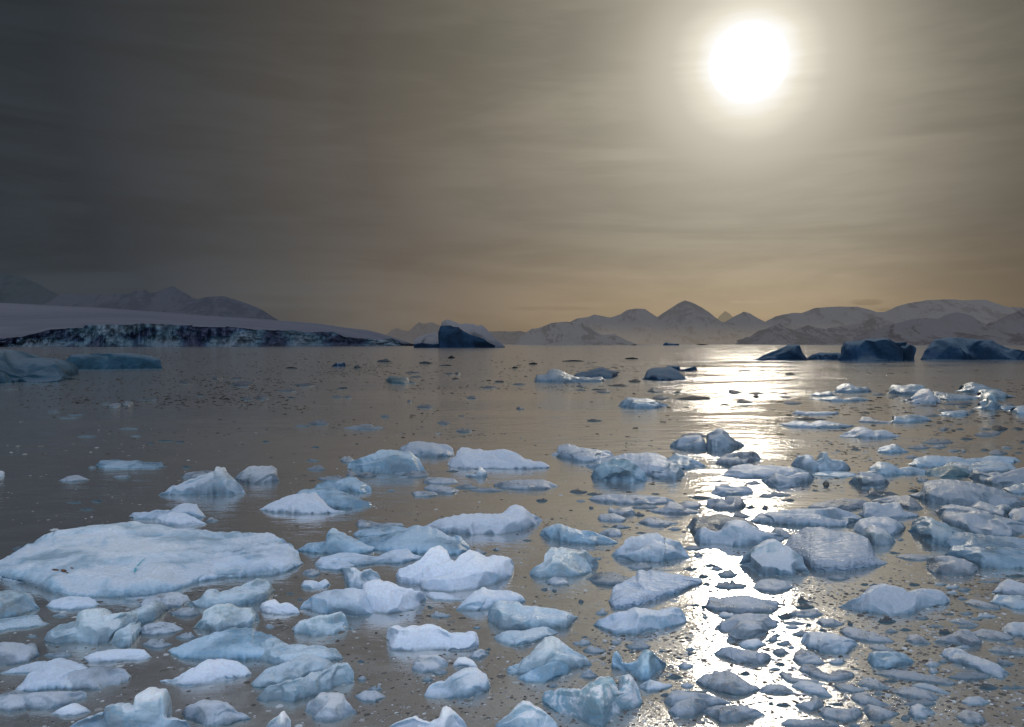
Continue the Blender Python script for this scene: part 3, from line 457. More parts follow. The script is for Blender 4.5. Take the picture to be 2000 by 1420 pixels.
# ------------------------------------------------------------------ ice materials
def ice_material(name, frost, body, cover, wet, bumpk=1., ripple=False, patches=False, vein=.5, ssr=0., spec=.75, var=(.66, 1.25)):
    """frost: colour of the granular upper crust, body: colour of the clear ice, cover: how much crust"""
    m, nt = new_mat(name); g = N(nt)
    geo = g.n('ShaderNodeNewGeometry'); oi = g.n('ShaderNodeObjectInfo')
    pos = geo.outputs['Position']; sc = g.m('MULTIPLY', oi.outputs['Alpha'], 10.)
    P = g.v('SCALE', pos, sc)
    nz = g.n('ShaderNodeSeparateXYZ'); g.set(nz, 0, geo.outputs['Normal'])
    pz = g.n('ShaderNodeSeparateXYZ'); g.set(pz, 0, pos)
    up = nz.outputs[2]
    n1 = g.noise(P, .9, 5., .55, .4); n2 = g.noise(P, 4.5, 4., .6); n3 = g.noise(P, 19., 3., .65)
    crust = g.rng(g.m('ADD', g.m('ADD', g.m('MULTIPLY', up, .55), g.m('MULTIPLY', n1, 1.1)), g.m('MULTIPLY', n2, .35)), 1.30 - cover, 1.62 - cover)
    if patches:
        crust = g.m('MULTIPLY', crust, g.rng(g.noise(P, 2.1, 5., .62, 1.1), .44, .56))
    bodyv = g.mix(g.rng(n1, .3, .7), (*[c * var[0] for c in body], 1), (*[min(1, c * var[1]) for c in body], 1))
    # clear blue seams
    seam = g.rng(g.m('ABSOLUTE', g.m('SUBTRACT', g.noise(P, 1.3, 3., .5, .9), .5)), 0., .035, 1., 0.)
    bodyv = g.mix(g.m('MULTIPLY', seam, vein), bodyv, (body[0] * .45, body[1] * .72, body[2] * .85, 1))
    frostv = g.mix(g.rng(n3, .35, .65), (*[c * .86 for c in frost], 1), (*frost, 1))
    base = g.mix(crust, bodyv, frostv)
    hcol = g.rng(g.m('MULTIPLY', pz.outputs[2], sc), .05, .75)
    base = g.mix(1., base, g.mix(hcol, (.77, .84, .93, 1), (1.24, 1.18, 1.12, 1)), 'MULTIPLY')  # shading put into the colour: bright tops, darker blue towards the base
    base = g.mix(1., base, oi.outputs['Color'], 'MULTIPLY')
    # water line darkened in colour for its reflection; absorption by water painted sea-green below
    wl = g.rng(g.m('ADD', pz.outputs[2], g.m('MULTIPLY', n2, .08)), .035, .13, 1., 0.)
    base = g.mix(g.m('MULTIPLY', wl, .55), base, (.07, .15, .20, 1))
    under = g.rng(pz.outputs[2], -.9, -.0, 0., 1.)
    ucol = g.mix(under, (.015, .07, .085, 1), (.24, .50, .52, 1))
    base = g.mix(g.rng(pz.outputs[2], -.02, .01, 1., 0.), base, ucol)
    bp = g.n('ShaderNodeBsdfPrincipled'); g.set(bp, 'Base Color', base)
    rough = g.m('ADD', g.m('MULTIPLY', crust, .14), g.rng(n2, .35, .65, wet, wet + .22))
    g.set(bp, 'Roughness', rough); g.set(bp, 'IOR', 1.36); g.set(bp, 'Specular IOR Level', spec)
    if ssr: 
        g.set(bp, 'Subsurface Weight', .35); g.set(bp, 'Subsurface Radius', (.5, .9, 1.2)); g.set(bp, 'Subsurface Scale', ssr)
    h = g.m('ADD', g.m('MULTIPLY', n2, .75), g.m('ADD', g.m('MULTIPLY', n3, .30), g.m('MULTIPLY', g.vor(P, 9.), .22)))
    bn = g.bump(h, .36 * bumpk, g.m('DIVIDE', .16, sc))
    if ripple:
        mp = g.n('ShaderNodeMapping'); g.set(mp, 0, P); mp.inputs[3].default_value = (.7, 2.2, 2.6); mp.inputs[2].default_value = (0, 0, -.25)
        rp = g.noise(mp.outputs[0], 5., 2., .5, .2)
        bn = g.bump(rp, .8, g.m('DIVIDE', .16, sc), bn)
    bn = g.bump(g.noise(P, 48., 2., .75), .50 * bumpk, g.m('DIVIDE', .035, sc), bn)
    g.set(bp, 'Normal', bn)
    g.out(bp.outputs[0]); return m
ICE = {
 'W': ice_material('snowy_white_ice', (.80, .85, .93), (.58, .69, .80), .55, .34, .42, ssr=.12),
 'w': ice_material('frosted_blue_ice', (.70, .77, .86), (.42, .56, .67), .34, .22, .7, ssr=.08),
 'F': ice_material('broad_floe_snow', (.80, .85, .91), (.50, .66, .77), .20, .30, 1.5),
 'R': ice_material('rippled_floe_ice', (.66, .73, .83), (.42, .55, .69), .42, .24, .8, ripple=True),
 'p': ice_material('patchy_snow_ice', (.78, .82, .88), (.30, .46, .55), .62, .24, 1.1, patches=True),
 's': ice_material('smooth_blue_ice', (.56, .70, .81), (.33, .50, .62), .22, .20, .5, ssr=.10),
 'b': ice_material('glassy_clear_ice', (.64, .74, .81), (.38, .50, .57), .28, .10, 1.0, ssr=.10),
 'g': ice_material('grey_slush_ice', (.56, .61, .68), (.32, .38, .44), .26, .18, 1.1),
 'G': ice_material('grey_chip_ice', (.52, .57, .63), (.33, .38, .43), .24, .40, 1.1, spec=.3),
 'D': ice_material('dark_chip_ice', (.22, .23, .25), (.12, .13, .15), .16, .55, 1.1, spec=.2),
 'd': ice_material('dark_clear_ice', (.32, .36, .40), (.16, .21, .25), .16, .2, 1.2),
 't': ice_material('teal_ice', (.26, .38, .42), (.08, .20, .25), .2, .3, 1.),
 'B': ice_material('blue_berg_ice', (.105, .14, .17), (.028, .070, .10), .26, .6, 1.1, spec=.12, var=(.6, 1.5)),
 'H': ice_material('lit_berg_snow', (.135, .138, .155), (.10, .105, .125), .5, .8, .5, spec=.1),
 'K': ice_material('shaded_berg_face', (.035, .055, .085), (.008, .022, .046), .06, .6, 1.2, spec=.08, var=(.5, 1.6)),  # dark counterpart of the lit snow, backlit shade put into the colour
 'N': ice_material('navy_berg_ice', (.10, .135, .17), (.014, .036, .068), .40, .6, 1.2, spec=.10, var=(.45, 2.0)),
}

# ------------------------------------------------------------------ ice builder
RELIEF = .105
def lobe_grid(top, bot, s, seed, rowsc=1.):
    """one lobe of ice from its crest line and water line; returns verts (rows, cols, 3)"""
    tx, ty = top[:, 0], top[:, 1]; bx, by = bot[:, 0], bot[:, 1]
    x0, x1 = max(tx[0], bx[0]), min(tx[-1], bx[-1]); W = x1 - x0
    H = max(3., float(np.max(np.interp(np.linspace(x0, x1, 30), bx, by) - np.interp(np.linspace(x0, x1, 30), tx, ty))))
    nc = int(np.clip(W * .52, 14, 190)); nf = int(np.clip(H * .75 * rowsc, 8, 80)); nb = max(5, nf // 3)
    u = .5 - .5 * np.cos(np.linspace(0, 1, nc) * math.pi); u = .45 * u + .55 * np.linspace(0, 1, nc)
    px = x0 + u * W
    yt = np.interp(px, tx, ty); yb = np.interp(px, bx, by)
    rg = np.random.default_rng(seed)
    # small irregularities of the crest, so that it is not a polyline
    q = np.stack([px * .09, px * 0 + seed, px * 0], -1)
    yt = yt + fbm(q, 3, seed) * min(3.2, H * .06) * np.clip((yb - yt) / 8, 0, 1)
    ybm = float(np.median(yb)); Ym0 = CAM_H * FOC / max(ybm - HOR, 1.)
    yb = yb + fbm(q * 1.4 + 50, 3, seed + 5) * min(2.2, H * .05, .25 * H * CAM_H / Ym0)
    if Ym0 > 150: yb = ybm + (yb - ybm) * max(.06, min(1., (150. / Ym0) ** 1.5))
    yb = np.maximum(yb, yt + .8); yb = np.maximum(yb, HOR + 2.2)
    endt = np.clip(np.minimum(u, 1 - u) / .045, 0, 1); endr = np.sqrt(1 - (1 - endt) ** 2)
    _, zb = bearing(px, yb); Yf = -CAM_H / zb
    E = (yb - yt)
    h0 = E * Yf / FOC
    h = s * h0 * (.25 + .75 * endr)
    dxt, zt = bearing(px, yt)
    # ridge depth where the crest ray meets height h
    Yr = np.where(zt < -1e-5, (h - CAM_H) / np.minimum(zt, -1e-5), Yf * 4)
    Yr = np.clip(Yr, Yf * 1.0005, Yf + 6 * h0 + .02 * Yf)
    if float(np.mean(Yf)) > 220: Yr = Yf + h0 * (2.6 * (1 - s) + .35)
    k5 = max(3, nc // (4 if s < .48 else 12)); kr = np.hanning(k5 + 2)[1:-1]; kr /= kr.sum()
    Yr = np.maximum(np.convolve(np.pad(Yr, (k5 // 2, k5 - 1 - k5 // 2), 'edge'), kr, 'valid'), Yf * 1.0003)
    h = CAM_H + zt * Yr                     # keep the crest exactly on its line
    nexp = {True: 3.4, False: 2.3}[s < .45]
    if s > .88: nexp = 3.6
    p = np.linspace(0, 1, nf)
    b = np.sin(p * math.pi / 2) ** (2 / nexp * .95); a = (1 - np.cos(p * math.pi / 2)) ** 1.15 if s >= .45 else (1 - np.cos(p * math.pi / 2) ** (2 / 2.2)) ** 1.1
    Yd = Yr - Yf
    rows = []
    # submerged foot reaching towards the viewer
    foot = np.clip(.35 * h0 + .25 * Yd, 0, 1.6)
    for k, (fy, fz) in enumerate(((-.10, -1.0), (-.32, -.45), (-.28, -.18), (-.10, -.04))):
        rows.append((Yf + fy * foot, fz * foot * .9 + 0 * h, np.full(nc, 1.)))
    kw = max(3, nc // (3 if s < .48 else 6)); ker = np.hanning(kw + 2)[1:-1]; ker /= ker.sum()
    sm = lambda q: np.convolve(np.pad(q, (kw // 2, kw - 1 - kw // 2), 'edge'), ker, 'valid')
    hs, Yds, Yfs = sm(h), sm(Yd), sm(Yf)
    hs = hs * (.35 + .65 * endr)
    for j in range(nf):
        wj = p[j] ** 4
        rows.append((Yfs + (Yf - Yfs) * (1 - p[j]) ** 3 + (Yds + (Yd - Yds) * wj + (Yf - Yfs) * 1.) * a[j], (hs + (h - hs) * wj) * b[j], np.full(nc, 1.)))
    back = .35 * Yd + .9 * h
    for j in range(1, nb + 1):
        tq = j / nb
        rows.append((Yr + back * math.sin(tq * math.pi / 2), h * (math.cos(tq * math.pi / 2) ** .8) - .35 * h0 * tq ** 3, np.full(nc, 1. - .25 * tq)))
    rows.append((Yr + back * .8, -foot * .9, np.full(nc, .7)))
    Y = np.array([r[0] for r in rows]); Z = np.array([r[1] for r in rows]); K = np.array([r[2] for r in rows])
    uu = bearing(px, (yt + yb) / 2)[0]
    uY = np.minimum(Y, Yr[None, :])
    cx = np.mean(uu)
    X = (cx + (uu[None, :] - cx) * K) * uY
    # rounded ends: pull the outermost columns together in depth
    Ym = (Yf + Yr) / 2
    Y = Ym[None, :] + (Y - Ym[None, :]) * (.15 + .85 * endr)[None, :]
    V = np.stack([X, Y, Z], -1)
    # relief: scalloped hollows, ridges and chips
    size = float(np.median(h0[nc // 4: -nc // 4 or None])) + 1e-3
    L = max(size * 1.1, .02 * float(np.mean(Yf)) * .5)
    dY = np.gradient(V, axis=0); dX = np.gradient(V, axis=1)
    nrm = np.cross(dX, dY); nrm /= (np.linalg.norm(nrm, axis=-1, keepdims=True) + 1e-9)
    Q = V / L * np.array([.8, .8, 1.5]) + seed * 3.7
    Q = Q + .35 * np.stack([vnoise(Q * .8, seed + 31), vnoise(Q * .8, seed + 32), vnoise(Q * .8, seed + 33)], -1)
    # tilted facets (broken planes)
    cell = np.floor(Q[..., :3] * .8)
    d = (ridged(Q * .55, 4, seed, .52) * .55 + fbm(Q * 1.9, 3, seed + 3) * .35) * RELIEF * size + vnoise(Q * 6.5, seed + 8) * .010 * size
    jr = np.zeros(len(rows)); jr[4:4 + nf] = np.sin(np.clip(p, .0, 1) * math.pi) ** .6 * .95 + .05; jr[:4] = .6; jr[4 + nf:] = .7
    jr[4 + nf - 1] = .12; jr[4 + nf - 2] *= .4; jr[4 + nf - 3] *= .7
    if s < .3: d = d + (fbm(V * .45 + seed, 3, seed + 60) * .42 + ridged(V * .8, 4, seed + 61) * .18) * .85
    d = d * jr[:, None] * (.2 + .8 * endr)[None, :] * (1.0 if s > .45 else .75) * (.38 if float(np.mean(Yf)) > 220 else 1.)
    V = V + nrm * d[..., None]
    # broken planes: slice shallow caps off the flank
    hm = float(np.median(h)); csz = min(size, hm * 1.6) * (.6 if float(np.mean(Yf)) > 600 else 1.)
    ncut = (9 if nc > 40 else 5) if s > .45 else 3
    wj = np.zeros(len(rows)); wj[2:4] = .8; wj[4:4 + nf] = np.clip((1 - p) * 7, 0, 1) ** .8; wj = (wj[:, None] * (.3 + .7 * endr)[None, :])
    for k in range(ncut):
        i = 4 + int(rg.integers(1, max(2, nf - 1))); j = int(rg.integers(1, nc - 1))
        c = V[i, j]; n = nrm[i, j] + rg.normal(0, .42, 3); n /= np.linalg.norm(n) + 1e-9
        if n[1] > .35 or c[2] < hm * .12: continue
        r = csz * rg.uniform(.5, 1.6); dep = csz * rg.uniform(.01, .075)
        D = V - c; dist = D @ n + dep; rad = np.linalg.norm(D, axis=-1)
        w = np.clip(1.6 - rad / r, 0, 1) * wj
        V = V - (np.clip(dist, 0, csz * .25) * w)[..., None] * n
    return V
def grid_faces(nr, nc, off):
    i = np.arange(nr - 1)[:, None] * nc + np.arange(nc - 1)[None, :]
    return (np.stack([i, i + 1, i + nc + 1, i + nc], -1).reshape(-1, 4) + off)
def mesh_obj(name, verts, faces, mats, matidx=None, smooth=True):
    me = bpy.data.meshes.new(name); me.from_pydata(verts.tolist() if hasattr(verts, 'tolist') else verts, [], faces.tolist() if hasattr(faces, 'tolist') else faces)
    for m in mats: me.materials.append(m)
    if matidx is not None: me.polygons.foreach_set('material_index', matidx)
    me.polygons.foreach_set('use_smooth', [smooth] * len(me.polygons)); me.update()
    o = bpy.data.objects.new(name, me); col.objects.link(o); return o
def tag(o, label=None, cat=None, group=None, kind=None):
    if label: o['label'] = label
    if cat: o['category'] = cat
    if group: o['group'] = group
    if kind: o['kind'] = kind
    return o
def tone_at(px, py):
    """dirtier slush to the right; darker further out, a light falloff put into the colour"""
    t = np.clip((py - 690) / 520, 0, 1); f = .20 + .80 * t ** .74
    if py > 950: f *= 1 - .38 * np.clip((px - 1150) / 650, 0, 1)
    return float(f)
def make_ice(name, lobes, label, cat, group=None, scale=None, dim=1.):
    vs, fs, mi, mats, off = [], [], [], [], 0; allp = np.concatenate([np.concatenate([l[2], l[3]]) for l in lobes])
    for k, (mk, s, top, bot) in enumerate(lobes):
        V = lobe_grid(top, bot, s, int(abs(top[0, 0] * 7 + top[0, 1] * 13)) % 9973 + k)
        nr, nc = V.shape[:2]; f = grid_faces(nr, nc, off)
        vs.append(V.reshape(-1, 3)); fs.append(f); off += nr * nc
        if ICE[mk] not in mats: mats.append(ICE[mk])
        mi += [mats.index(ICE[mk])] * len(f)
    verts = np.concatenate(vs); faces = np.concatenate(fs)
    org = np.array([verts[:, 0].mean(), verts[:, 1].mean(), 0.]); 
    o = mesh_obj(name, verts - org, faces, mats, mi); o.location = org
    mx, my = allp[:, 0].mean(), allp[:, 1].max()
    width_m = verts[:, 0].max() - verts[:, 0].min()
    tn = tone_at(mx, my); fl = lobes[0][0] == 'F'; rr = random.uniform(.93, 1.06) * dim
    sc = 2.2 / max(width_m, .35) if scale is None else scale
    sc = min(max(sc, .04), 3.0)
    if fl: sc = .55
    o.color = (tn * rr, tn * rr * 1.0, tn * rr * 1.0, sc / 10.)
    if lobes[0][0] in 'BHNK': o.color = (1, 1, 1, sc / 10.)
    tag(o, label, cat, group)
    return o, (mx, my, allp[:, 0].min(), allp[:, 0].max(), allp[:, 1].min())

def parse(block):
    ox = oy = 0.; sc = 1.; items = []
    for ln in block.strip().splitlines():
        ln = ln.strip()
        if not ln: continue
        if ln[0] == '@': ox, oy, sc = map(float, ln[1:].split()); continue
        lab, k, a, b = [q.strip() for q in ln.split(';')]
        f = lambda q: np.array(list(map(float, q.split()))).reshape(-1, 2) / sc + (ox, oy)
        lobe = (k[0], int(k[1:]) / 100., f(a), f(b))
        if lab == '+': items[-1][1].append(lobe)
        else: items.append((lab, [lobe]))
    return items
majors = []
for lab, lobes in parse(DATA):
    berg = 'iceberg' in lab or 'growler' in lab
    nm = 'iceberg' if berg else ('ice_floe' if ('floe' in lab or 'slab' in lab) else 'ice_block')
    o, info = make_ice(nm, lobes, lab, {'iceberg': 'iceberg', 'ice_floe': 'ice floe', 'ice_block': 'ice block'}[nm],
                       {'iceberg': 'icebergs drifting far out in the bay', 'ice_floe': 'ice floes drifting in the bay', 'ice_block': 'ice blocks drifting in the bay'}[nm])
    majors.append((lab, info, o))
    if lab.startswith('broad flat pale floe'): BIG = o

# ------------------------------------------------------------------ small chips, each its own object
chips = []
def parse_chips(block):
    ox = oy = 0.; sc = 1.
    for ln in block.strip().splitlines():
        if ln[0] == '@': ox, oy, sc = map(float, ln[1:].split()); continue
        k = ln[0]; v = list(map(float, ln[1:].split()))
        for i in range(0, len(v), 4):
            x0, x1, yt, yb = v[i:i + 4]
            chips.append((k, ox + x0 / sc, ox + x1 / sc, oy + yt / sc, oy + yb / sc))
parse_chips(CHIPS)
chips.sort(key=lambda c: -(c[2] - c[1]) * (c[4] - c[3]))
def chip_outline(x0, x1, yt, yb, rg):
    n = 13; u = np.linspace(0, 1, n); W = x1 - x0; H = yb - yt
    pk = rg.uniform(.25, .75); ex = rg.uniform(.5, .9)
    prof = np.where(u < pk, u / pk, (1 - u) / (1 - pk)) ** ex * (1 + .28 * rg.standard_normal(n) * (H > 4)); prof = np.clip(prof, 0, 1.1); prof /= prof.max()
    endy = yb - H * rg.uniform(.25, .5)
    top = np.stack([x0 + u * W, endy - (endy - yt) * prof], -1)
    bp = np.sin(u * math.pi) ** rg.uniform(.45, .8)
    bot = np.stack([x0 + u * W, endy + (yb - endy) * bp], -1)
    bot[:, 1] = np.maximum(bot[:, 1], top[:, 1] + .3)
    return top, bot
TONEW = {'g': 'grey', 'w': 'white', 'd': 'dark'}
# ordering of chips round each landmark gives every chip words of its own
chip_rec = []
for i, c in enumerate(chips[:290]):
    k, x0, x1, yt, yb = c; cx, cy = (x0 + x1) / 2, (yt + yb) / 2
    best = None
    for lab, (mx, my, ax0, ax1, ay0), o in majors:
        dx = max(ax0 - cx, 0, cx - ax1); dy = max(ay0 - cy, 0, cy - my) * 2.0
        dd = math.hypot(dx, dy) + .12 * math.hypot(cx - (ax0 + ax1) / 2, cy - (ay0 + my) / 2)
        if best is None or dd < best[0]: best = (dd, lab, mx, my, ax0, ax1, ay0)
    dd, lab, mx, my, ax0, ax1, ay0 = best
    if cx < ax0: side = 'left of'
    elif cx > ax1: side = 'right of'
    elif cy > (my + ay0) / 2: side = 'in front of'
    else: side = 'behind'
    chip_rec.append([c, TONEW[k], side, lab, dd])
from collections import defaultdict
grp = defaultdict(list)
for r in chip_rec: grp[(r[1], r[2], r[3])].append(r)
ORD = ['nearest', 'second nearest', 'third nearest', 'fourth nearest', 'fifth nearest', 'sixth nearest', 'seventh nearest', 'eighth nearest']
for key, rs in grp.items():
    rs.sort(key=lambda r: r[4])
    for j, r in enumerate(rs):
        pre = '' if len(rs) == 1 else (ORD[j] if j < 8 else 'far') + ' '
        r.append(f'{pre}{key[0]} chip {key[1]} {key[2]}')
for i, (c, _, _, _, _, lab) in enumerate(chip_rec):
    k, x0, x1, yt, yb = c; rg = np.random.default_rng(i + 100)
    top, bot = chip_outline(x0, x1, yt, yb, rg)
    make_ice('ice_chip', [({'g': 'G', 'd': 'D', 'w': 'w'}[k], .42 if (x1 - x0) > 3 * (yb - yt) else .5, top, bot)], lab, 'ice chip', 'small ice chips floating between the floes', dim=float(np.clip(.35 + (yb - 700) / 600, .35, .85)))  # far chips dimmed in colour towards backlit silhouettes

# ------------------------------------------------------------------ marks on the broad floe
from mathutils.bvhtree import BVHTree
dg = None
bv = BVHTree.FromPolygons([v.co for v in BIG.data.vertices], [p.vertices for p in BIG.data.polygons])
def on_floe(px, py, lift=.012):
    dx, dz = bearing(px, py); d = Vector((float(dx), 1, float(dz))).normalized()
    hit = bv.ray_cast(Vector((0, 0, CAM_H)) - BIG.location, d)
    return (hit[0] + Vector((0, 0, lift))) if hit[0] is not None else None
def patch(name, outline, mat):
    cen = (sum(p[0] for p in outline) / len(outline), sum(p[1] for p in outline) / len(outline))
    ps = [on_floe(*cen)] + [on_floe(*p) for p in outline]
    if any(q is None for q in ps): return None
    n = len(outline)
    o = mesh_obj(name, [tuple(q) for q in ps], [(0, 1 + i, 1 + (i + 1) % n) for i in range(n)], [mat]); o.parent = BIG; return o
ms, nt2 = new_mat('brown_stain'); g = N(nt2); b = g.n('ShaderNodeBsdfPrincipled')
g.set(b, 'Base Color', g.mix(g.rng(g.noise(g.n('ShaderNodeNewGeometry').outputs['Position'], 14.), .4, .6), (.02, .009, .006, 1), (.16, .06, .02, 1))); g.set(b, 'Roughness', .7); g.out(b.outputs[0])
mc, nt2 = new_mat('crack_blue'); g = N(nt2); b = g.n('ShaderNodeBsdfPrincipled'); g.set(b, 'Base Color', g.mix(g.noise(g.n('ShaderNodeNewGeometry').outputs['Position'], 3.), (.04, .28, .36, 1), (.16, .46, .54, 1))); g.set(b, 'Roughness', .3); g.out(b.outputs[0])
def tile(pts): return [(p[0] / 3.55, 1020 + p[1] / 3.55) for p in pts]
for sp in ([(355, 332), (372, 324), (396, 327), (412, 332), (405, 338), (380, 337)], [(420, 333), (432, 327), (452, 330), (463, 338), (458, 347), (440, 349), (425, 342)],
           [(484, 316), (498, 314), (512, 321), (500, 326)], [(455, 348), (466, 346), (476, 354), (466, 357)]):
    q = patch('brown_stain', tile(sp), ms)
crk = [(1010, 250, 1.5), (985, 270, 3.5), (960, 295, 5), (940, 320, 6), (934, 345, 7), (938, 362, 3)]
cv = []; ok = True
for x, y, w in crk:
    for sgn in (-1, 1):
        q = on_floe((x + sgn * w) / 3.55, 1020 + y / 3.55, .014)
        if q is None: ok = False
        else: cv.append(tuple(q))
if ok: 
    o = mesh_obj('crack', cv, [(2 * i, 2 * i + 1, 2 * i + 3, 2 * i + 2) for i in range(len(crk) - 1)], [mc]); o.parent = BIG
# ------------------------------------------------------------------ brash: bits nobody could count
flake_v, flake_f = [], []; fo = 0
def add_flakes(cx, cy, size, thick, asp):
    """vectorised low flat shards"""
    global fo
    n = len(cx); K = 7
    ang = np.linspace(0, 2 * math.pi, K, endpoint=False)[None, :] + rng.uniform(0, 6.28, (n, 1)) + rng.uniform(-.3, .3, (n, K))
    rad = rng.uniform(.55, 1.15, (n, K)) * size[:, None]
    th = rng.uniform(0, math.pi, n) * .25
    lx = np.cos(ang) * rad; ly = np.sin(ang) * rad * asp[:, None]
    X = cx[:, None] + lx * np.cos(th)[:, None] - ly * np.sin(th)[:, None]; Y = cy[:, None] + lx * np.sin(th)[:, None] + ly * np.cos(th)[:, None]
    low = np.stack([X, Y, np.full_like(X, -.01)], -1)
    hi = np.stack([cx[:, None] + (X - cx[:, None]) * .72, cy[:, None] + (Y - cy[:, None]) * .72, np.repeat(thick[:, None], K, 1) * rng.uniform(.5, 1.2, (n, K))], -1)
    c = np.stack([cx + size * .1, cy, thick * rng.uniform(.9, 1.5, n)], -1)[:, None, :]
    V = np.concatenate([low, hi, c], 1)               # 2K+1 verts
    k = np.arange(K); k2 = (k + 1) % K
    side = np.stack([k, k2, K + k2, K + k], -1); cap = np.stack([K + k, K + k2, np.full(K, 2 * K)], -1)
    base = fo + np.arange(n) * (2 * K + 1)
    flake_v.append(V.reshape(-1, 3))
    flake_f.extend((side[None] + base[:, None, None]).reshape(-1, 4).tolist()); flake_f.extend((cap[None] + base[:, None, None]).reshape(-1, 3).tolist())
    fo += n * (2 * K + 1)
# survey density of the brash, region by region: x0 x1 y0 y1 count smallest largest(px) patchiness
FIELDS = [(0, 760, 688, 735, 2600, .9, 3.2, .35), (0, 620, 735, 800, 1700, 1., 5., .5), (560, 1250, 690, 770, 1300, .9, 4., .5), (0, 1300, 790, 1040, 850, 1.5, 5.5, .62),
          (620, 1000, 770, 860, 160, 1., 4., .5), (1100, 1700, 700, 790, 520, 1., 5., .5), (1500, 2040, 690, 780, 260, 1., 4.5, .6), (1500, 2040, 780, 960, 1250, 1.5, 7., .6),
          (1200, 1700, 790, 1000, 420, 1.5, 7., .6), (1000, 2040, 1000, 1130, 900, 1.6, 6., .5), (1300, 2040, 1120, 1250, 2300, 1.5, 7., .35), (1150, 2040, 1230, 1430, 4600, 1.5, 8.5, .25),
          (0, 1200, 1120, 1430, 1700, 1.5, 7., .5), (960, 1500, 1180, 1300, 650, 1.5, 7., .5), (600, 1200, 1000, 1130, 300, 1.5, 6., .6), (700, 1300, 1260, 1430, 900, 1.5, 7., .4),
          (1250, 2040, 1130, 1430, 420, 4., 13., .2), (0, 1250, 1150, 1430, 260, 4., 13., .3), (1100, 2040, 860, 1100, 260, 3., 10., .4)]
for (x0, x1, y0, y1, cnt, s0, s1, patchy) in FIELDS:
    n = int(cnt * 2.6)
    px = rng.uniform(x0, x1, n); py = rng.uniform(y0, y1, n)
    _, dz = bearing(px, py); Y = -CAM_H / dz; X = bearing(px, py)[0] * Y
    q = np.stack([px * .012, py * .05, px * 0], -1)
    dens = fbm(q, 4, 77) + .25 * fbm(q * 5, 2, 9)
    keep = dens > np.quantile(dens, 1 - 1 / 2.6 * .98)
    mixk = rng.random(n) < (1 - patchy) / 2.6
    keep = (keep & (rng.random(n) < .45 + patchy * .5)) | mixk
    # fade at the field borders
    ex = np.minimum(px - x0, x1 - px) / (x1 - x0) * 6; ey = np.minimum(py - y0, y1 - py) / (y1 - y0) * 5
    keep &= rng.random(n) < np.clip(np.minimum(ex, ey) + .35, 0, 1)
    X, Y = X[keep], Y[keep]; m = len(X)
    wpx = (s0 + (s1 - s0) * rng.random(m) ** 2.2) * 1.75
    size = wpx / FOC * Y * .5
    thick = size * .16 * rng.uniform(.4, 1., m)
    thick = np.minimum(thick, .06 + Y / 2500)
    asp = rng.uniform(.3, .75, m) * np.clip(1 + Y / 40, 1, 4)
    add_flakes(X, Y, size, thick, asp)
# the chips too small to be told apart
for (k, x0, x1, yt, yb) in chips[290:]:
    px = np.array([(x0 + x1) / 2]); py = np.array([(yt + yb) / 2 + 1]); dx, dz = bearing(px, py); Y = -CAM_H / dz
    sz = (x1 - x0) / 2 / FOC * Y
    add_flakes(dx * Y, Y, sz, sz * .15, np.array([.9]))
mb, nt2 = new_mat('brash_ice'); g = N(nt2); b = g.n('ShaderNodeBsdfPrincipled'); gp = g.n('ShaderNodeNewGeometry')
ri = gp.outputs['Random Per Island']
psf = g.n('ShaderNodeSeparateXYZ'); g.set(psf, 0, gp.outputs['Position'])
g.set(b, 'Base Color', g.v('SCALE', g.ramp(ri, [(0, (.075, .07, .065)), (.4, (.13, .122, .115)), (.7, (.27, .27, .275)), (1, (.50, .54, .58))]), g.rng(psf.outputs[1], 18., 110., 1., .12)))  # dark, backlit look put into the colour, stronger further out
g.set(b, 'Roughness', .7); g.set(b, 'IOR', 1.2); g.set(b, 'Specular IOR Level', .0)
g.set(b, 'Normal', g.bump(g.noise(gp.outputs['Position'], 25., 2.), .5, .02)); g.out(b.outputs[0])
o = mesh_obj('brash_ice', np.concatenate(flake_v), flake_f, [mb], smooth=False)
tag(o, 'tiny dark bits of brash ice strewn over the water', 'brash ice', kind='stuff')

# ------------------------------------------------------------------ water
mw, nt2 = new_mat('sea_water'); g = N(nt2)
pos = g.n('ShaderNodeNewGeometry').outputs['Position']; sp = g.n('ShaderNodeSeparateXYZ'); g.set(sp, 0, pos)
yy = sp.outputs[1]
mp = g.n('ShaderNodeMapping'); g.set(mp, 0, pos); mp.inputs[3].default_value = (.55, 1.0, 1.)
w1 = g.noise(mp.outputs[0], .55, 3., .5, .3)
w2 = g.noise(mp.outputs[0], 2.3, 3., .55, .2)
w3 = g.noise(mp.outputs[0], 9., 2., .6)
mpb = g.n('ShaderNodeMapping'); g.set(mpb, 0, pos); mpb.inputs[3].default_value = (.35, 1., 1.)
big = g.noise(mpb.outputs[0], .045, 7., .68, .6)                       # cat's paws
wind = g.m('MULTIPLY', g.rng(yy, 12., 200., .26, 1.), g.rng(big, .36, .64, .30, 1.25))
h = g.m('ADD', g.m('MULTIPLY', w1, .30), g.m('ADD', g.m('MULTIPLY', w2, .085), g.m('MULTIPLY', w3, .040)))
bn = g.bump(h, 1., g.m('MULTIPLY', wind, WAVE))
slush = g.noise(pos, 34., 2., .7)
slm = g.m('MULTIPLY', g.rng(yy, 13., 30., 1., 0.), g.rng(g.noise(pos, .35, 3.), .35, .6, .25, 1.))
bn = g.bump(slush, g.m('MULTIPLY', slm, .55), .012, bn)
gl = g.n('ShaderNodeBsdfGlossy'); g.set(gl, 'Color', (1., .99, .98, 1)); g.set(gl, 'Roughness', g.m('ADD', .09, g.m('MULTIPLY', slm, .10))); g.set(gl, 'Normal', bn)
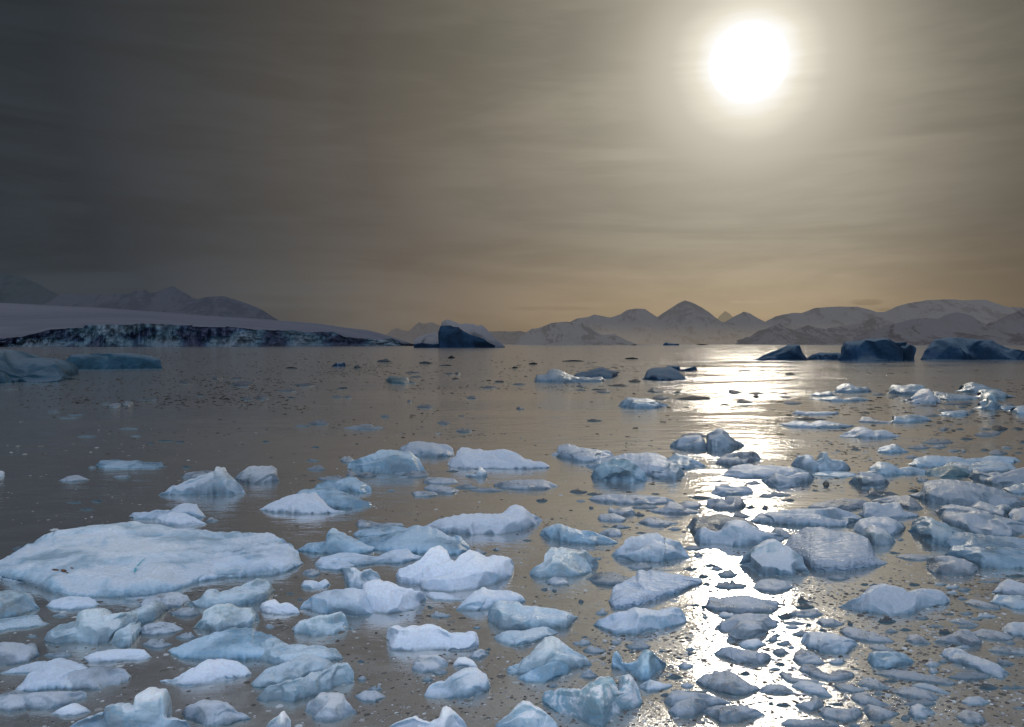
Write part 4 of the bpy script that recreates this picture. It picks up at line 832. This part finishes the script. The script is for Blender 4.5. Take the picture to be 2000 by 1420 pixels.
df = g.n('ShaderNodeBsdfDiffuse'); slp = g.rng(g.m('ADD', g.noise(pos, .42, 4., .6, .6), g.m('MULTIPLY', g.noise(pos, 5., 3., .6), .25)), .58, .74)
g.set(df, 'Color', g.mix(g.m('MULTIPLY', slp, g.rng(yy, 14., 45., 1., .3)), (.40, .39, .39, 1), (.58, .59, .60, 1)))
tr = g.n('ShaderNodeBsdfTransparent'); g.set(tr, 'Color', (.55, .78, .78, 1))
body = g.n('ShaderNodeMixShader'); g.set(body, 0, .55); g.nt.links.new(df.outputs[0], body.inputs[1]); g.nt.links.new(tr.outputs[0], body.inputs[2])
lw = g.n('ShaderNodeFresnel'); g.set(lw, 0, 1.55)
fac = g.rng(lw.outputs[0], .04, .34, .36, .80, False)
mx = g.n('ShaderNodeMixShader'); g.set(mx, 0, fac); g.nt.links.new(body.outputs[0], mx.inputs[1]); g.nt.links.new(gl.outputs[0], mx.inputs[2])
g.out(mx.outputs[0])
S = 45000.
o = mesh_obj('water', [(-S, -60, 0), (S, -60, 0), (S, S, 0), (-S, S, 0), (-S, -S, 0), (S, -S, 0)], [(0, 1, 2, 3), (4, 5, 1, 0)], [mw], smooth=False); tag(o, kind='structure')
md, nt2 = new_mat('deep_water'); g = N(nt2); b = g.n('ShaderNodeBsdfDiffuse'); g.set(b, 'Color', (.02, .05, .06, 1)); g.out(b.outputs[0])
o = mesh_obj('deep_water', [(-S, -S, -4), (S, -S, -4), (S, S, -4), (-S, S, -4)], [(0, 1, 2, 3)], [md], smooth=False); tag(o, kind='structure')

# ------------------------------------------------------------------ mountains, glacier
def terrain_mat(name, snow, rock, haze, hazek, rockamt, scale, seed=0., hgrad=None):
    """haze: light scattered in by the air between, as distance asks (fixed per range)"""
    m, nt = new_mat(name); g = N(nt); geo = g.n('ShaderNodeNewGeometry'); pos = geo.outputs['Position']
    P = g.v('SCALE', g.v('ADD', pos, (seed, seed, 0)), scale * 2.6)
    nz = g.n('ShaderNodeSeparateXYZ'); g.set(nz, 0, geo.outputs['Normal']); pz = g.n('ShaderNodeSeparateXYZ'); g.set(pz, 0, pos)
    n1 = g.noise(P, 1., 7., .68, .6); n2 = g.noise(P, 5., 4., .6)
    steep = g.m('SUBTRACT', 1., nz.outputs[2])
    spur = g.n('ShaderNodeAttribute', attribute_name='spur').outputs['Fac']
    rk = g.rng(g.m('ADD', g.m('ADD', g.m('MULTIPLY', n1, .55), g.m('MULTIPLY', n2, .30)), g.m('MULTIPLY', spur, .42)), .92 - rockamt, 1.06 - rockamt)
    c = g.mix(rk, (*snow, 1), (*rock, 1))
    d = g.n('ShaderNodeBsdfDiffuse'); g.set(d, 0, c); g.set(d, 'Normal', g.bump(g.m('ADD', n1, g.m('MULTIPLY', n2, .4)), .6, .25 / scale))
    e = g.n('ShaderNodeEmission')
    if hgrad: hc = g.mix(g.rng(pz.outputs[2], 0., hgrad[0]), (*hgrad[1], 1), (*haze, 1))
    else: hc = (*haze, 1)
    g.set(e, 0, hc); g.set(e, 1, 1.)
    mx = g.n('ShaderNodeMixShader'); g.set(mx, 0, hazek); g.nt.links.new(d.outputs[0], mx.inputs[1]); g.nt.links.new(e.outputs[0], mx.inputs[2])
    g.out(mx.outputs[0]); return m
def terrain(name, pts, D, depth, mat, gully=.34, seed=0, base=None, pw=1.5, jag=1.5, rows=64, ox=0, oy=500, sc=4.):
    pts = np.array(pts, float).reshape(-1, 2) / sc + (ox, oy)
    nc = int(np.clip((pts[-1, 0] - pts[0, 0]) * .75, 60, 520)); px = np.linspace(pts[0, 0], pts[-1, 0], nc)
    py = np.interp(px, pts[:, 0], pts[:, 1])
    py = py + ridged(np.stack([px * .035, px * 0 + seed, px * 0], -1), 4, seed) * -jag * .8
    dx, dz = bearing(px, py); h = np.maximum(CAM_H + dz * D, .5)
    X0 = dx * D
    t = np.linspace(-.02, 1, rows)[:, None]; tb = np.linspace(0, 1, 10)[1:, None]
    Y = np.concatenate([D - depth * (1 - t), D + depth * tb]) + 0 * X0[None]
    prof = np.concatenate([np.sign(t) * np.abs(t) ** pw, 1 - tb ** 1.3 * 1.1])
    Z = prof * h[None]
    Xg = X0[None] * (Y * 0 + 1)
    tt = np.concatenate([t, 1 - tb])
    Ls = max(h.max() * 1.2, 10.)
    wq = np.stack([Xg / Ls * 1.1, Y / Ls * .5, Xg * 0 + seed + 5], -1); wrp = fbm(wq, 3, seed + 9)
    Q = np.stack([Xg / Ls * 1.5 + wrp * .8, Y / Ls * .30 + wrp * .3, Xg * 0 + seed], -1)
    rel = .62 * ridged(Q, 5, seed + 4, .56) + .38 * ridged(np.stack([Q[..., 0] * 2.6, Y / Ls * 1.4, Q[..., 2]], -1), 4, seed + 6, .6)
    amp = gully * h[None] * np.clip(tt * (1 - tt) * 4, 0, 1) ** .8
    Z = Z + (rel - .75) * amp
    Z = np.where(tt <= 0, -2., Z)
    V = np.stack([Xg, Y, Z], -1); nr = V.shape[0]
    o = mesh_obj(name, V.reshape(-1, 3), grid_faces(nr, nc, 0), [mat]); tag(o, kind='structure')
    at = o.data.attributes.new('spur', 'FLOAT', 'POINT'); gy = np.gradient(rel, axis=1)
    at.data.foreach_set('value', (rel + np.clip(gy * 3.0, -.25, .25)).reshape(-1).astype(np.float32)); return o
LM = dict(ox=0); 
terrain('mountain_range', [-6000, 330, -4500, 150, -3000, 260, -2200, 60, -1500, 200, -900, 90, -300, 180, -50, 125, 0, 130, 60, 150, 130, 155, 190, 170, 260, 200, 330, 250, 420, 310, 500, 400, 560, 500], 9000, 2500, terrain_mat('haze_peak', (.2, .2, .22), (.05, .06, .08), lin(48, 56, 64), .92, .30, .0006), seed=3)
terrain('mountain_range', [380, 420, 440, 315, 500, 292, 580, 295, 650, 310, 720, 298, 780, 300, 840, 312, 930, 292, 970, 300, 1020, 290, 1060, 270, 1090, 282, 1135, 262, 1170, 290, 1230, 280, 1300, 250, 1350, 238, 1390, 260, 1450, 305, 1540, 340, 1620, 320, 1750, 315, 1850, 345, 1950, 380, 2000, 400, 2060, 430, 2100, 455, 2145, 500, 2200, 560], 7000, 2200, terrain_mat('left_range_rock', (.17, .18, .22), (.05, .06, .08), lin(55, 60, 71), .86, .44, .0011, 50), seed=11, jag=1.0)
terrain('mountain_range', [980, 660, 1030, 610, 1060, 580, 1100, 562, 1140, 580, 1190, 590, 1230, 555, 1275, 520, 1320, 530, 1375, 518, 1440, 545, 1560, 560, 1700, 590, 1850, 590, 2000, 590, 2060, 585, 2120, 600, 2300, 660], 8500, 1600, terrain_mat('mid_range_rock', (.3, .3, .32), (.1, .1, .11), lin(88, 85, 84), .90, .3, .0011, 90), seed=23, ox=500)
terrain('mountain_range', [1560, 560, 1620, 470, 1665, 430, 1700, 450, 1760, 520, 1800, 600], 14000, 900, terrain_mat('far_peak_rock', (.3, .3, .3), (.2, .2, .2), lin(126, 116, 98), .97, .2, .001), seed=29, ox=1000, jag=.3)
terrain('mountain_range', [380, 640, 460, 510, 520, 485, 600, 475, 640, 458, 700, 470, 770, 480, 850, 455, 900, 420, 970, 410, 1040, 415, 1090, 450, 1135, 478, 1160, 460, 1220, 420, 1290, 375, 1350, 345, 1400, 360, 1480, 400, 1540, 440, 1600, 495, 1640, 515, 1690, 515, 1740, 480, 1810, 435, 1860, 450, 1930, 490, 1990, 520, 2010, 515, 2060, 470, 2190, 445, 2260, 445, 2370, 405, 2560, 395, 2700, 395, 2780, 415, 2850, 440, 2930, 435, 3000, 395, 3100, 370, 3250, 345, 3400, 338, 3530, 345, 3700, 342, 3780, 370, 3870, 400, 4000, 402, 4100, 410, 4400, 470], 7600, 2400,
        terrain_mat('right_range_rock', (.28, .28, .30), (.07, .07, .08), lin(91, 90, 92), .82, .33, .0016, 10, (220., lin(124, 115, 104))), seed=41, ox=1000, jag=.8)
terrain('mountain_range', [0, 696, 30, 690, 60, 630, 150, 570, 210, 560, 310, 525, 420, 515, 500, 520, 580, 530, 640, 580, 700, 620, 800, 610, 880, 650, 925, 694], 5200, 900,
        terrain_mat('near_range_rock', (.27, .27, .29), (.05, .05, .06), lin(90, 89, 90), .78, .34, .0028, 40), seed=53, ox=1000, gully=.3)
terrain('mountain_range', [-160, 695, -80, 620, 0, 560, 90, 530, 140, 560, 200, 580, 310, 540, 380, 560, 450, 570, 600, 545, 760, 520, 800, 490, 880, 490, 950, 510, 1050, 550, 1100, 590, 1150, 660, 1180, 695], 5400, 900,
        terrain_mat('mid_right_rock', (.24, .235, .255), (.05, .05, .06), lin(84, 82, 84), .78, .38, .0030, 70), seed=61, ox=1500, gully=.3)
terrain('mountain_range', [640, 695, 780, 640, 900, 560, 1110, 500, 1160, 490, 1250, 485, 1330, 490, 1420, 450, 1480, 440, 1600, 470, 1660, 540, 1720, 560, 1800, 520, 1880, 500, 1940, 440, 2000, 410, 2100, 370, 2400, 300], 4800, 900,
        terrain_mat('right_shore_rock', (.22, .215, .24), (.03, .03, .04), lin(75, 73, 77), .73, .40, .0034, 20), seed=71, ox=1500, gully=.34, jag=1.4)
# glacier on the left: snow dome with an ice cliff along the sea
cliff = np.array([-5000, 640, -3500, 600, -2000, 640, -1200, 610, -600, 650, -240, 655, -50, 645, 0, 640, 150, 635, 300, 600, 400, 575, 560, 565, 650, 560, 665, 538, 900, 533, 1000, 540, 1100, 525, 1300, 535, 1500, 540, 1505, 552, 1760, 556, 1770, 548, 2000, 575, 2200, 582, 2280, 580, 2400, 598, 2600, 590, 2700, 635, 2880, 645, 2960, 652, 3060, 640, 3150, 680, 3236, 698], float).reshape(-1, 2) / 4 + (0, 500)
nc = 1500; px = np.linspace(cliff[0, 0], cliff[-1, 0], nc); cy = np.interp(px, cliff[:, 0], cliff[:, 1]) + fbm(np.stack([px * .12, px * 0, px * 0], -1), 4, 5) * 1.2
yb = np.interp(px, [-60, 500, 810], [678.2, 677.2, 675.6])
_, dzb = bearing(px, yb); Yb = -CAM_H / dzb
bay = fbm(np.stack([px * .02, px * 0 + 3, px * 0], -1), 3, 8)
dx, dz = bearing(px, cy)
NR = 26; rows = []
for j in range(NR + 1):
    t = j / NR
    q = np.stack([px * .055, t * 1.6 + 0 * px, px * 0], -1)
    rel = ridged(q, 5, 91, .6) * 26 + bay * 20 + ridged(q * 3.1, 3, 97) * 2.5
    Yc = Yb + 34 + rel * (.25 + math.sin(t * math.pi) * .75) + t * 8
    Zt = CAM_H + dz * (Yb + 42 + bay * 5)
    rows.append(np.stack([dx * Yc, Yc, np.maximum(Zt, 1.) * t + 0 * px - (1 - t) * .5], -1))
V = np.array(rows)
mcl, nt2 = new_mat('glacier_cliff_ice'); g = N(nt2); geo = g.n('ShaderNodeNewGeometry'); pos = geo.outputs['Position']
mp = g.n('ShaderNodeMapping'); g.set(mp, 0, pos); mp.inputs[3].default_value = (1, .12, 1.6)
n1 = g.noise(mp.outputs[0], .015, 3., .42, .4); n2 = g.noise(mp.outputs[0], .12, 4., .6, .5)
pz = g.n('ShaderNodeSeparateXYZ'); g.set(pz, 0, pos)
c = g.ramp(g.m('ADD', g.m('MULTIPLY', n1, .95), g.m('MULTIPLY', n2, .05)), [(.40, (.006, .014, .045)), (.48, (.02, .05, .10)), (.52, (.06, .12, .17)), (.60, (.085, .125, .165)), (.78, (.12, .155, .20))])
c = g.mix(g.rng(g.m('ADD', pz.outputs[2], g.m('MULTIPLY', n1, 16.)), 6., 15., .85, 0.), c, (.004, .008, .025, 1))  # shade of caves along the cliff foot, painted into the colour
b = g.n('ShaderNodeBsdfPrincipled'); g.set(b, 'Base Color', c); g.set(b, 'Roughness', .6); g.set(b, 'Normal', g.bump(n2, .3, 4.)); g.out(b.outputs[0])
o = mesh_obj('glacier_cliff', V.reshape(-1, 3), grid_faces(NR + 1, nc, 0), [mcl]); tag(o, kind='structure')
# snow dome behind the cliff
dome = np.array([-5000, 260, -2500, 300, -1200, 330, -240, 350, 0, 365, 300, 380, 500, 390, 800, 405, 1000, 420, 1300, 440, 1600, 465, 2000, 490, 2140, 500, 2500, 530, 2700, 560, 2880, 580, 3000, 612, 3100, 645, 3180, 672, 3236, 696], float).reshape(-1, 2) / 4 + (0, 500)
dy = np.minimum(np.interp(px, dome[:, 0], dome[:, 1]), cy - .6)
_, dzr = bearing(px, dy); Yr = 2900.; NR2 = 26; rows = [V[-1]]
top0 = V[-1]
zr = CAM_H + dzr * Yr
for j in range(1, NR2 + 1):
    t = j / NR2
    if j == 2: top0 = np.stack([top0[:, 0], np.convolve(np.pad(top0[:, 1], 30, 'edge'), np.ones(61) / 61, 'valid'), np.convolve(np.pad(top0[:, 2], 30, 'edge'), np.ones(61) / 61, 'valid')], -1)
    Yj = top0[:, 1] + (Yr - top0[:, 1]) * t
    zj = top0[:, 2] + (zr - top0[:, 2]) * (t ** .9)
    q = np.stack([px * .008, Yj * .0016, px * 0], -1)
    zj = zj + fbm(q, 3, 44) * 5 * math.sin(t * math.pi)
    rows.append(np.stack([dx * Yj, Yj, zj], -1))
rows.append(np.stack([dx * Yr * 1.25, 0 * px + Yr * 1.35, zr * 0 - 3], -1))
V2 = np.array(rows)
msn, nt2 = new_mat('glacier_snow'); g = N(nt2); geo = g.n('ShaderNodeNewGeometry'); pos = geo.outputs['Position']
mp = g.n('ShaderNodeMapping'); g.set(mp, 0, pos); mp.inputs[3].default_value = (.35, 1.5, 6.)
st = g.noise(mp.outputs[0], .004, 5., .6, .8)
crev = g.rng(g.m('ABSOLUTE', g.m('SUBTRACT', g.noise(mp.outputs[0], .006, 3., .5, .5), .5)), 0., .012, 1., 0.)
c = g.mix(g.rng(st, .3, .7), (.085, .088, .112, 1), (.11, .11, .13, 1)); c = g.mix(g.m('MULTIPLY', crev, g.rng(st, .5, .6)), c, (.08, .10, .14, 1))
b = g.n('ShaderNodeBsdfDiffuse'); g.set(b, 0, c); g.out(b.outputs[0])
o = mesh_obj('glacier_snow', V2.reshape(-1, 3), grid_faces(len(rows), nc, 0), [msn]); tag(o, kind='structure')
